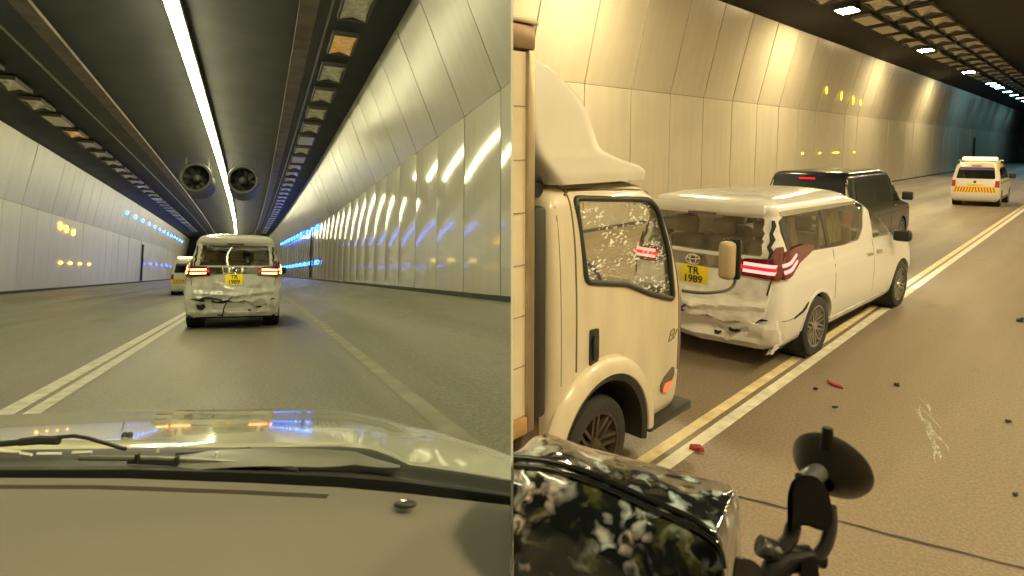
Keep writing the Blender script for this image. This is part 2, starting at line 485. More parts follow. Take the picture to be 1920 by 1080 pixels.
def wall_run(M, side, label, prof_low, prof_up, y0, y1, pitch, m, inward, curved, first=None, m_up=None, bow=.006, bow_up=.006):
    """prof: ((x,z) bottom, (x,z) top). inward = +1 when the room is towards +x"""
    root = thing('tunnel_wall', label, 'wall', M, side)
    # backing: dark joints behind the panels
    bm = nb(); P = []
    n = int((y1 - y0) / 4)
    for i in range(n + 1):
        y = y0 + (y1 - y0) * i / n; c = bend(y) if curved else 0
        o = -inward * .03
        P.append([Vector((prof_low[0][0] + c + o, y, prof_low[0][1] - .2)), Vector((prof_low[1][0] + c + o, y, prof_low[1][1])), Vector((prof_up[1][0] + c + o, y, prof_up[1][1] + .1))])
    gridmesh(bm, P)
    part('joint_backing', bm, M_seam, root)
    # kerb strip at the foot
    bm = nb(); P = []
    for i in range(n + 1):
        y = y0 + (y1 - y0) * i / n; c = bend(y) if curved else 0
        x = prof_low[0][0] + c; z = prof_low[0][1]
        P.append([Vector((x + inward * .09, y, z - .1)), Vector((x + inward * .09, y, z + .07)), Vector((x - inward * .05, y, z + .075))])
    gridmesh(bm, P)
    part('kerb', bm, M_kerb, root)
    k = 0
    for nm, pr in (('wall_panel', prof_low), ('upper_wall_panel', prof_up)):
        (xa, za), (xb, zb) = pr
        if nm == 'wall_panel': za += .06
        h = math.hypot(xb - xa, zb - za) - .014
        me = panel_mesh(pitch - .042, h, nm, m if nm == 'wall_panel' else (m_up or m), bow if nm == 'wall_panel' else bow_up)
        up = Vector((xb - xa, 0, zb - za)).normalized()
        y = (first if first is not None else y0)
        while y < y1 - pitch:
            yc = y + pitch / 2
            c = bend(yc) if curved else 0
            dv = Vector((2 * CURVE * yc if (curved and yc > 0) else 0, 1, 0)).normalized()
            if inward < 0: dv = -dv
            u2 = (up - dv * up.dot(dv)).normalized()
            nrm = dv.cross(u2)           # local -y faces the room
            back = -nrm
            # want local y axis pointing away from the room
            yax = u2.cross(dv)
            if yax.x * inward > 0: yax = -yax
            xax = yax.cross(u2)
            R = Matrix((xax, yax, u2)).transposed()
            jit = Matrix.Rotation(math.radians(random.gauss(0, .12)), 3, 'Z') @ Matrix.Rotation(math.radians(random.gauss(0, .1)), 3, 'X')
            Mp = Matrix.Translation((xa + c, yc, za + .007)) @ (R @ jit).to_4x4()
            W = M @ Mp
            xs = [(W @ Vector((sx * pitch / 2, 0, sz))).x for sx in (-1, 1) for sz in (0, h)]
            s = -1 if side == 'L' else 1
            if max(s * x for x in xs) > GAP:
                if min(s * x for x in xs) > GAP:
                    o = bpy.data.objects.new(nm, me); COL.objects.link(o); o.parent = root; o.matrix_basis = Mp
                else:
                    b2 = nb(); b2.from_mesh(me); clip(b2, W, side)
                    if b2.faces:
                        o = bpy.data.objects.new(nm, to_mesh(nm, b2, me.materials[0], 40)); COL.objects.link(o); o.parent = root; o.matrix_basis = Mp
                    else: b2.free()
            y += pitch; k += 1
    return root

wall_run(FL, 'L', 'cream panelled tunnel wall along the far left of the left view', ((-10, .30), (-10, 4.25)), ((-10, 4.25), (-9.55, 7.1)), -9, 125, 2.28, M_panel_dull, 1, True)
wall_run(FL, 'L', 'cream panelled tunnel wall with white light streaks, right side of the left view', ((4.2, .66), (4.2, 4.69)), ((4.2, 4.69), (3.04, 7.45)), 6, 125, 2.28, M_panel, -1, True, first=8.64, m_up=M_panel_up_shade, bow=.021)
wall_run(FR, 'R', 'warm yellow panelled tunnel wall behind the lorry and the white people carrier', ((-10, .0), (-10, 3.9)), ((-10, 3.9), (-9.3, 6.87)), 6, 118, 2.18, M_panel_r, 1, False, first=8.69)
# the near side wall of the right bore, out of the picture to the right
bm = nb()
gridmesh(bm, [[Vector((6.5, y, -.1)), Vector((6.5, y, 4)), Vector((5.9, y, 7.4))] for y in (-10, 30, 70, 118)])
solo('tunnel_wall', bm, M_panel_r, FR, 'R', 'plain yellow tunnel wall beyond the right edge of the right view', 'wall')

# ceilings
ribbon(FL, 'L', 'left_ceiling', [(-9.75, 7.10), (-8.7, 7.38), (-5.6, 7.62), (-2, 7.72), (1.2, 7.62), (2.5, 7.55), (3.2, 7.44)], M_ceil, curved=True, y0=-9, y1=125)
ribbon(FR, 'R', 'right_ceiling', [(-9.5, 6.87), (-8.2, 7.15), (-7, 7.35), (-4, 7.55), (2, 7.6), (6.2, 7.3)], M_ceil_r, y0=-10, y1=118)
# far ends of the bores, where the road bends out of sight
bm = nb(); bm.faces.new([bm.verts.new(p) for p in ((-14, 124, -.5), (4, 124, -.5), (4, 124, 8), (-14, 124, 8))])
solo('left_bore_end', bm, M_ceil, FL, 'L', kind='structure')
bm = nb(); bm.faces.new([bm.verts.new(p) for p in ((-11, 117.5, -.5), (7, 117.5, -.5), (7, 117.5, 8), (-11, 117.5, 8))])
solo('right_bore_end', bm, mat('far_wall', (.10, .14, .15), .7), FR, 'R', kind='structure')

bm = nb(); bm.faces.new([bm.verts.new(p) for p in ((-11, -8.9, -.5), (5, -8.9, -.5), (5, -8.9, 8), (-11, -8.9, 8))])
solo('left_sky_block', bm, M_ceil, FL, 'L', kind='structure')  # unseen end wall added to block sky light from behind
bm = nb(); bm.faces.new([bm.verts.new(p) for p in ((-11, -9.8, -.5), (7, -9.8, -.5), (7, -9.8, 8), (-11, -9.8, 8))])
solo('right_sky_block', bm, M_ceil_r, FR, 'R', kind='structure')  # likewise added behind the right bore to keep the sky out
# white wall between the two bores, seen on its end
bm = nb(); box(bm, (-.0017, .95, -2.6), (.0017, 21, 11))
solo('divider_wall', bm, M_div, FW, None, kind='structure', smooth=0)

# ------------------------------------------------------------------ left bore ceiling kit
def cstrip(name, label, cat, M, side, x, z, w, h, m, y0, y1, curved):
    bm = nb(); P = []
    n = int((y1 - y0) / 3)
    for i in range(n + 1):
        y = y0 + (y1 - y0) * i / n; c = bend(y) if curved else 0
        P.append([Vector((x + c + a * w, y, z + b * h)) for a, b in ((-.5, 1), (-.5, 0), (.5, 0), (.5, 1), (-.5, 1))])
    gridmesh(bm, P); bmesh.ops.recalc_face_normals(bm, faces=bm.faces[:])
    return solo(name, bm, m, M, side, label, cat)

cstrip('cable_tray', 'rusty brown cable tray under the ceiling on the right of the white light strip', 'cable tray', FL, 'L', .85, 7.36, .42, .10, M_tray, -8, 120, True)
cstrip('cable_tray', 'rusty brown cable tray under the ceiling on the left of the white light strip', 'cable tray', FL, 'L', -5.35, 7.36, .42, .10, M_tray, -8, 120, True)
cstrip('conduit', 'thin pale conduit beside the right-hand row of ceiling lamps in the left view', 'conduit', FL, 'L', 1.35, 7.36, .05, .06, M_pipe, -8, 120, True)
cstrip('conduit', 'thin pale conduit beside the left-hand row of ceiling lamps in the left view', 'conduit', FL, 'L', -6.3, 7.36, .05, .06, M_pipe, -8, 120, True)

strip = thing('strip_light', 'long bright white fluorescent strip light along the middle of the left ceiling', 'strip light', FL, 'L')
y = -8.0
first = True
while y < 112:
    L_ = 2.36; yc = y + L_ / 2
    off = bend(yc) - 2.1; yaw = math.atan(-2 * CURVE * yc) if yc > 0 else 0
    Mt = T(off, yc, 7.30, yaw)
    if first:
        b1 = nb(); lathe(b1, [(0, -L_ / 2)] + [(.135, -L_ / 2), (.135, L_ / 2)] + [(0, L_ / 2)], Matrix.Rotation(math.radians(-90), 4, 'X') @ Matrix.Identity(4), 12)
        tube_me = to_mesh('tube', b1, M_strip, 40)
        b2 = nb(); box(b2, (-.16, -L_ / 2 - .02, .11), (.16, L_ / 2 + .02, .24), .02); box(b2, (-.12, L_ / 2 - .0, -.10), (.12, L_ / 2 + .05, .115), .01)
        hous_me = to_mesh('housing', b2, M_house, 40); first = False
    for nm, me in (('tube', tube_me), ('housing', hous_me)):
        W = FL @ Mt
        if max((W @ Vector((a, b, 0))).x for a in (-.2, .2) for b in (-1.2, 1.2)) < -GAP:
            o = bpy.data.objects.new(nm, me); COL.objects.link(o); o.parent = strip; o.matrix_basis = Mt
    y += 2.44

# two jet fans hung from the ceiling on either side of the strip
for x, lab in ((-3.22, 'round jet fan under the left ceiling, left of the light strip'), (-.88, 'round jet fan under the left ceiling, right of the light strip')):
    yaw = math.atan(-2 * CURVE * 37)
    fan = thing('jet_fan', lab, 'jet fan', FL @ T(x + bend(37), 37, 6.30, yaw), 'L')
    AY = Matrix.Rotation(math.radians(-90), 4, 'X')
    b = nb(); lathe(b, [(.66, 0), (.78, -.02), (.82, .08), (.80, .18), (.80, 3.3), (.82, 3.4), (.78, 3.5), (.66, 3.48), (.66, 0)], AY, 36); part('casing', b, mat('fan_casing', (.055, .055, .055), .6, noise_amt=.3), fan, 40)
    M_fan = mat('fan_dark', (.07, .07, .068), .7)
    b = nb(); lathe(b, [(0, .25), (.10, .28), (.22, .42), (.24, .7), (.24, 2.8), (.1, 3.1), (0, 3.15)], AY, 24); part('hub', b, M_fan, fan, 40)
    b = nb(); lathe(b, [(.2, 1.25), (.66, 1.25)], AY, 30); part('dark_back_disc', b, M_fan, fan, 40)  # disc added behind the blades so the inside stays dark
    for k in range(9):
        a = 2 * math.pi * k / 9
        b = nb(); P_ = []
        for r_ in (.22, .45, .655):
            tw = .5 - .35 * r_
            c_, s_ = math.cos(a), math.sin(a)
            P_.append([Vector((r_ * c_ - d_ * s_, .9 + e_, r_ * s_ + d_ * c_)) for d_, e_ in ((-.11, -.11 * tw), (0, .02), (.11, .11 * tw))])
        gridmesh(b, P_); part('blade', b, M_fan, fan, 60)
    for yy in (.6, 2.9):
        for q in (-1, 1):
            b = nb(); box(b, (q * .55 - .04, yy - .05, .55), (q * .55 + .04, yy + .05, 1.22)); part('bracket', b, M_frame, fan, 0)
# square ceiling lamps
def lamp_meshes(w, l, lens_m, flat, fr_m=None):
    b = nb()
    for q in (-1, 1):
        box(b, (q * w / 2 - .025, -l / 2 - .025, -.045), (q * w / 2 + .025, l / 2 + .025, .09))
        box(b, (-w / 2 + .025, q * l / 2 - .025, -.044), (w / 2 - .025, q * l / 2 + .025, .09))
    box(b, (-w / 2 + .02, -l / 2 + .02, .07), (w / 2 - .02, l / 2 - .02, .088))
    fr = to_mesh('lamp_frame', b, fr_m or M_frame, 0)
    b = nb(); a, c = w / 2 - .027, l / 2 - .027
    if flat:
        box(b, (-a, -c, -.055), (a, c, .03))
    else:
        # glass over a star-folded reflector
        z0, z1 = -.040, .045
        ctr = b.verts.new((0, 0, z0))
        rim = [b.verts.new((x, y, z)) for x, y, z in ((-a, -c, z0), (0, -c, z1), (a, -c, z0), (a, 0, z1), (a, c, z0), (0, c, z1), (-a, c, z0), (-a, 0, z1))]
        for i in range(8): b.faces.new((ctr, rim[(i + 1) % 8], rim[i]))
    le = to_mesh('lens', b, lens_m, 0)
    return fr, le
LM = {}
for key, (w, l, m, flat) in dict(l_glass=(.66, 1.6, M_lens, False), l_blank=(.66, 1.8, M_plate_, True), r_glass=(.70, 1.75, M_lens, False), r_blank=(.66, 1.8, M_plate_, True),
                                 lit=(.62, .95, M_lit, True), cool=(.62, .95, M_lit_cool, True), amber=(.62, 1.5, mat('amber_glint_lens', (.55, .36, .14), .2, emit=(1, .5, .1), estr=.25, noise_amt=.5, nscale=6), False)).items():  # amber: a reflection put in as lens colour and faint glow
    LM[key] = lamp_meshes(w, l, m, flat)

def ceiling_lamp(M, side, x, y, z, key, label, group, curved, tilt=0):
    c = bend(y) if curved else 0
    W = M @ T(x + c, y, z) @ Matrix.Rotation(tilt, 4, 'Y')
    s = -1 if side == 'L' else 1
    if s * W.translation.x < .6: return None
    o = thing('ceiling_lamp', label, 'ceiling lamp', W, side, group)
    for nm, me in zip(('lamp_frame', 'lens'), LM[key]):
        p = bpy.data.objects.new(nm, me); COL.objects.link(p); p.parent = o
    return o
y = 11.5; k = 0
while y < 105:
    for x, z, nm in ((-7.75, 7.33, 'left'), (1.87, 7.30, 'right')):
        key = 'l_glass'
        if random.random() < .16: key = 'l_blank'
        if (nm == 'left' and 30 < y < 33) or (nm == 'right' and 15.8 < y < 18): key = 'amber'
        if key == 'l_glass': lab = 'dim square ceiling lamp in the %s-hand row of the left view' % nm
        elif key == 'l_blank': lab = 'plain pale plate among the %s-hand row of lamps in the left view' % nm
        else: lab = 'ceiling lamp with an amber glint in the %s-hand row of the left view' % nm
        ceiling_lamp(FL, 'L', x, y, z, key, lab, 'square lamps in the %s-hand row of the left ceiling' % nm if key != 'amber' else None, True)
    y += 2.62; k += 1

# right bore: three rows, every fifth or so lamp of the row nearest the wall is lit
names = {0: 'row nearest the wall', 1: 'middle row', 2: 'row farthest from the wall'}
lit_lab = {25: 'nearest glowing ceiling floodlight, top of the right view', 39: 'second glowing ceiling floodlight in the right view, above the dark van', 53: 'third and smallest glowing ceiling floodlight in the right view'}
for r, x in enumerate((-7.28, -6.25, -5.35)):
    y = 25.0 - 2.62 * 6; i = -6
    while y < 100:
        lit = r == 0 and (i % 5 == 0 or (y > 60 and i % 2 == 0))
        if r == 0:
            yy = {0: 25.0, 1: 39.0, 2: 53.0}.get(round((y - 25) / 13.1), y)
        if lit:
            n_ = round((y - 25) / 13.1) if y < 60 else 5
            key = 'lit' if n_ <= 2 else 'cool'  # cool lamps are added to tint the far wall teal
            lab = {0: 'nearest glowing ceiling floodlight, top of the right view', 1: 'second glowing ceiling floodlight of the right view, above the white patrol van', 2: 'third and smallest warm glowing ceiling floodlight of the right view'}.get(n_, 'glowing warm floodlight on the ceiling above the lorry' if n_ < 0 else 'added cool floodlight tinting the far wall of the right view')
            grp = 'added cool floodlights far along the right ceiling' if n_ > 2 else None
        else:
            key = 'r_blank' if r == 0 and i % 5 in (1, 2) else 'r_glass'
            lab = 'unlit square ceiling lamp in the %s of the right view' % names[r] if key == 'r_glass' else 'flat pale ceiling plate in the row nearest the wall of the right view'
            grp = 'unlit squares in the %s of the right ceiling' % names[r]
        ceiling_lamp(FR, 'R', x, y, 7.205 + r * .05, key, lab, grp, False, -.07)
        y += 2.62; i += 1
for y in (-5, 1.5, 8, 14.5, 21, 28, 38):  # unseen lamps added to brighten the wall, lorry and people carrier
    ceiling_lamp(FR, 'R', 3.2, y, 7.30, 'lit', 'added warm floodlight, unseen, on the far right of the right ceiling', 'added floodlights on the near side of the right ceiling', False)

# glowing blobs added on the walls for beacon reflections
def wall_reflection(M, side, x, y, z, inward, m, label, group, w=.16, h=.10, curved=False):
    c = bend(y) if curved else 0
    o = thing('wall_reflection_glow', label, 'reflection glow', M @ T(x + c, y, z), side, group)
    b = nb(); box(b, (-.02, -w * .3, -h * .3), (.02, w * .3, h * .3), .01); part('glow_base', b, M_panel_dull, o, 0)
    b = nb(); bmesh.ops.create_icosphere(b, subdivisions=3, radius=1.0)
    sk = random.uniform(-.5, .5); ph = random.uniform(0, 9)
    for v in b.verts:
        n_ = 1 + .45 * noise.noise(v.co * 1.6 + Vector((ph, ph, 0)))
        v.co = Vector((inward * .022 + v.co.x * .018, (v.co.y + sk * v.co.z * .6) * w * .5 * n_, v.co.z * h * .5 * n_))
    part('lens', b, m, o, 60)  # glowing blob that stands for the reflection
for k in range(13): wall_reflection(FL, 'L', -9.72, 58 + 4.2 * k, 6.05, 1, M_blue, 'bright blue added reflection glow in the upper row on the left wall, left view', 'upper blue reflection glows on the left wall', 1.3, .34, True)
for k in range(9): wall_reflection(FL, 'L', -9.95, 70 + 5 * k, 2.1, 1, M_blue_dim, 'dim blue added reflection glow in the lower row on the left wall, left view', 'lower blue reflection glows on the left wall', 1.4, .30, True)
for k in range(12): wall_reflection(FL, 'L', 4.13 if k < 3 else 3.93, 48 + 4.2 * k, 4.5 + .07 * k, -1, M_blue, 'bright blue added reflection glow in the upper row on the right wall, left view', 'upper blue reflection glows on the right wall of the left view', 2.4, .38, True)
for k in range(10): wall_reflection(FL, 'L', 4.13, 48 + 5 * k, 1.95, -1, M_blue, 'blue added reflection glow in the lower row on the right wall, left view', 'lower blue reflection glows on the right wall of the left view', 2.2, .30, True)

for k, (y, z) in enumerate(((40.5, 3.72), (41.7, 3.62), (43.2, 3.52))): wall_reflection(FL, 'L', -9.95, y, z, 1, M_amber, 'amber added reflection glow of the upper cluster on the left wall of the left view', 'upper amber reflection glows on the left wall', .5, .34, True)
for k, y in enumerate((41, 43, 45.2, 47.5)): wall_reflection(FL, 'L', -9.95, y, 1.72, 1, M_amber, 'amber added reflection glow of the low row on the left wall of the left view', 'low amber reflection glows on the left wall', .55, .12, True)
for k, (y, z, h) in enumerate(((31.0, 4.85, .34), (33.2, 4.72, .40), (35.1, 4.62, .40), (36.4, 4.55, .30))): wall_reflection(FR, 'R', -9.74, y, z, 1, M_yellow, 'yellow added reflection glow of the upper row on the wall above the black van', 'upper yellow reflection glows on the right wall', .22, h)
for k, (y, w) in enumerate(((28.9, .25), (31.2, .25), (33.6, .9), (36.6, .3))): wall_reflection(FR, 'R', -9.96, y, 1.95, 1, M_yellow, 'yellow added reflection glow of the lower row on the wall above the black van', 'lower yellow reflection glows on the right wall', w, .09)
for M, side, x, y, z0, z1, inw, cv, lab in ((FL, 'L', -9.9, 69, .4, 3.9, 1, True, 'dark narrow call post against the left wall, left view'), (FL, 'L', 4.08, 52, .8, 4.6, -1, True, 'dark narrow call post against the right wall, left view'), (FR, 'R', -9.9, 76, .1, 3.1, 1, False, 'dark narrow call post on the wall behind the far patrol van')):
    o = thing('call_post', lab, 'call post', M @ T(x + (bend(y) if cv else 0), y, z0), side)
    b = nb(); box(b, (-.06, -.22, 0), (.06, .22, z1 - z0), .02); part('post', b, M_kerb, o, 40)
    b = nb(); box(b, (min(.062 * inw, .10 * inw), -.17, (z1 - z0) * .45), (max(.062 * inw, .10 * inw), .17, (z1 - z0) * .62), .01); part('cabinet', b, M_frame, o, 40)
# ------------------------------------------------------------------ vehicle shell kit
def shell_rows(keys, n):
    rows = crom(keys, n)
    return rows

def shell(keys, n=4, nr=9, nc=5, ns=44, nf=7, bow=.10, fbow=.18, taper=None):
    """stack of rounded plan outlines. key = (z, y_rear, y_front, half_width, r_rear, r_front)"""
    bm = nb(); rings = []
    for z, yr, yf, w, rr, rf in shell_rows(keys, n):
        w = max(w, .02); rr = min(rr, w * .9); rf = min(rf, w * .9)
        half = []
        xb = w - rr
        bb = bow * min(1, w / .8); fb = fbow * min(1, w / .8)
        for k in range(nr): half.append((xb * k / nr, yr + bb * (xb * k / nr / w) ** 2))
        y0 = yr + bb * (xb / w) ** 2
        for k in range(nc): a = math.pi / 2 * k / nc; half.append((xb + rr * math.sin(a), y0 + rr * (1 - math.cos(a))))
        xf = w - rf
        y1 = yf - fb * (xf / w) ** 2
        ya = y0 + rr; yb = y1 - rf
        for k in range(ns + 1):
            y = ya + (yb - ya) * k / ns
            half.append((w, y))
        for k in range(1, nc + 1): a = math.pi / 2 * k / nc; half.append((xf + rf * math.cos(a), yb + rf * math.sin(a)))
        for k in range(1, nf + 1): x = xf * (1 - k / nf); half.append((x, yf - fb * (x / w) ** 2))
        if taper: half = [(x * taper(y), y) for x, y in half]
        full = half + [(-x, y) for x, y in half[-2:0:-1]]
        rings.append([bm.verts.new((x, y, z)) for x, y in full])
    N = len(rings[0])
    for A, B in zip(rings, rings[1:]):
        for k in range(N): bm.faces.new((A[k], A[(k + 1) % N], B[(k + 1) % N], B[k]))
    bm.faces.new(rings[0][::-1]); bm.faces.new(rings[-1])
    bmesh.ops.recalc_face_normals(bm, faces=bm.faces[:])
    return bm

def boolean(bm, cutters):
    def tmp(b):
        me = bpy.data.meshes.new('t'); b.to_mesh(me); b.free()
        o = bpy.data.objects.new('t', me); COL.objects.link(o); return o
    base = tmp(bm); cs = [tmp(c) for c in cutters]
    for c in cs:
        md = base.modifiers.new('b', 'BOOLEAN'); md.operation = 'DIFFERENCE'; md.object = c; md.solver = 'EXACT'
    dg = bpy.context.evaluated_depsgraph_get()
    me = bpy.data.meshes.new_from_object(base.evaluated_get(dg))
    out = nb(); out.from_mesh(me)
    for o in [base] + cs:
        m = o.data; bpy.data.objects.remove(o); bpy.data.meshes.remove(m)
    bpy.data.meshes.remove(me)
    return out

RAY = {'R': (lambda u, v: (Vector((5, u, v)), Vector((-1, 0, 0)))), 'L': (lambda u, v: (Vector((-5, u, v)), Vector((1, 0, 0)))),
       'B': (lambda u, v: (Vector((u, -5, v)), Vector((0, 1, 0)))), 'F': (lambda u, v: (Vector((u, 12, v)), Vector((0, -1, 0)))),
       'T': (lambda u, v: (Vector((u, v, 6)), Vector((0, 0, -1))))}
def patch(bvh, poly, proj, out, thick=.01, step=.06, disp=None, bm=None):
    b = nb()
    fl = b.faces.new([b.verts.new((u, v, 0)) for u, v in poly])
    us = [p[0] for p in poly]; vs = [p[1] for p in poly]
    for ax, lo, hi in ((0, min(us), max(us)), (1, min(vs), max(vs))):
        k = lo + step
        while k < hi - 1e-4:
            co = [0, 0, 0]; no = [0, 0, 0]; co[ax] = k; no[ax] = 1
            bmesh.ops.bisect_plane(b, geom=b.verts[:] + b.edges[:] + b.faces[:], dist=1e-6, plane_co=co, plane_no=no)
            k += step
    d = None
    for v in b.verts:
        u_, v_ = v.co.x, v.co.y
        o, d = RAY[proj](u_, v_)
        hit = bvh.ray_cast(o, d)[0]
        if hit is None:
            ax = max(range(3), key=lambda i: abs(d[i]))
            hit = bvh.find_nearest(o + d * 4.1)[0].copy()
            q = o.copy(); q[ax] = hit[ax]; hit = q
        e = disp(u_, v_) if disp else 0.0
        v.co = hit - d * (out + e)
    if thick:
        r = bmesh.ops.extrude_edge_only(b, edges=[e for e in b.edges if e.is_boundary])
        for g in r['geom']:
            if isinstance(g, bmesh.types.BMVert): g.co += d * thick
    bmesh.ops.recalc_face_normals(b, faces=b.faces[:])
    tops = max(b.faces, key=lambda f: f.calc_area())
    if tops.normal.dot(d) > 0: bmesh.ops.reverse_faces(b, faces=b.faces[:])
    if bm is not None:
        me = bpy.data.meshes.new('t'); b.to_mesh(me); bm.from_mesh(me); bpy.data.meshes.remove(me); b.free(); return bm
    return b

def text_bm(s, size, fn, depth=.002):
    cu = bpy.data.curves.new('t', 'FONT'); cu.body = s; cu.size = size; cu.align_x = 'CENTER'; cu.extrude = depth; cu.offset = size * .018
    o = bpy.data.objects.new('t', cu); COL.objects.link(o)
    dg = bpy.context.evaluated_depsgraph_get()
    me = bpy.data.meshes.new_from_object(o.evaluated_get(dg))
    b = nb(); b.from_mesh(me)
    bpy.data.objects.remove(o); bpy.data.meshes.remove(me)
    for v in b.verts: v.co = fn(v.co.x, v.co.y, v.co.z)
    return b

AXX = Matrix.Rotation(math.radians(90), 4, 'Y')     # local z -> x axis
def wheel(parent, x, y, r, w, side, spokes=10, rim_m=None):
    """side=+1: outer face towards +x"""
    M = Matrix.Translation((x, y, r)) @ (Matrix.Rotation(math.radians(90 * side), 4, 'Y'))
    rr = r * .70
    b = nb()
    lathe(b, [(rr, -w / 2), (r * .93, -w / 2), (r, -w * .35), (r, w * .3), (r * .97, w * .44), (r * .88, w / 2), (rr, w * .47), (rr, -w / 2)], M, 36)
    o = part('wheel', b, M_rubber, parent, 40)
    if o is None: return
    b = nb()
    lathe(b, [(rr, w * .1), (rr, w * .46), (rr * .93, w * .46), (rr * .90, w * .15)], M, 36)
    for k in range(spokes):
        a = 2 * math.pi * k / spokes
        S = M @ Matrix.Rotation(a, 4, 'Z')
        for dy in (-.10, .10):
            q = [(.05, dy * .25), (rr * .93, dy * rr * 1.1 - .012), (rr * .93, dy * rr * 1.1 + .012), (.05, dy * .25 + .02)]
            A = [b.verts.new(S @ Vector((u, v, w * (.36 if i in (0, 3) else .42)))) for i, (u, v) in enumerate(q)]
            B = [b.verts.new(S @ Vector((u, v, w * .15))) for u, v in q]
            b.faces.new(A)
            for i in range(4): b.faces.new((A[(i + 1) % 4], A[i], B[i], B[(i + 1) % 4]))
    lathe(b, [(0, w * .44), (.05, w * .43), (.065, w * .3), (.065, w * .1)], M, 16)
    bmesh.ops.recalc_face_normals(b, faces=b.faces[:])
    part('rim', b, rim_m or M_rim, o, 40)
    b = nb(); lathe(b, [(0, w * .05), (rr * .98, w * .05)], M, 24); part('brake_backing', b, M_dark, o, 40)

def cylx(x0, x1, y, z, r, n=40):
    b = nb()
    lathe(b, [(0, x0), (r, x0), (r, x1), (0, x1)], Matrix.Translation((0, y, z)) @ AXX, n)
    for v in b.verts: pass
    bmesh.ops.recalc_face_normals(b, faces=b.faces[:]); return b

def nz2(u, v, s, k=0.0): return noise.noise(Vector((u * s, v * s, k)))

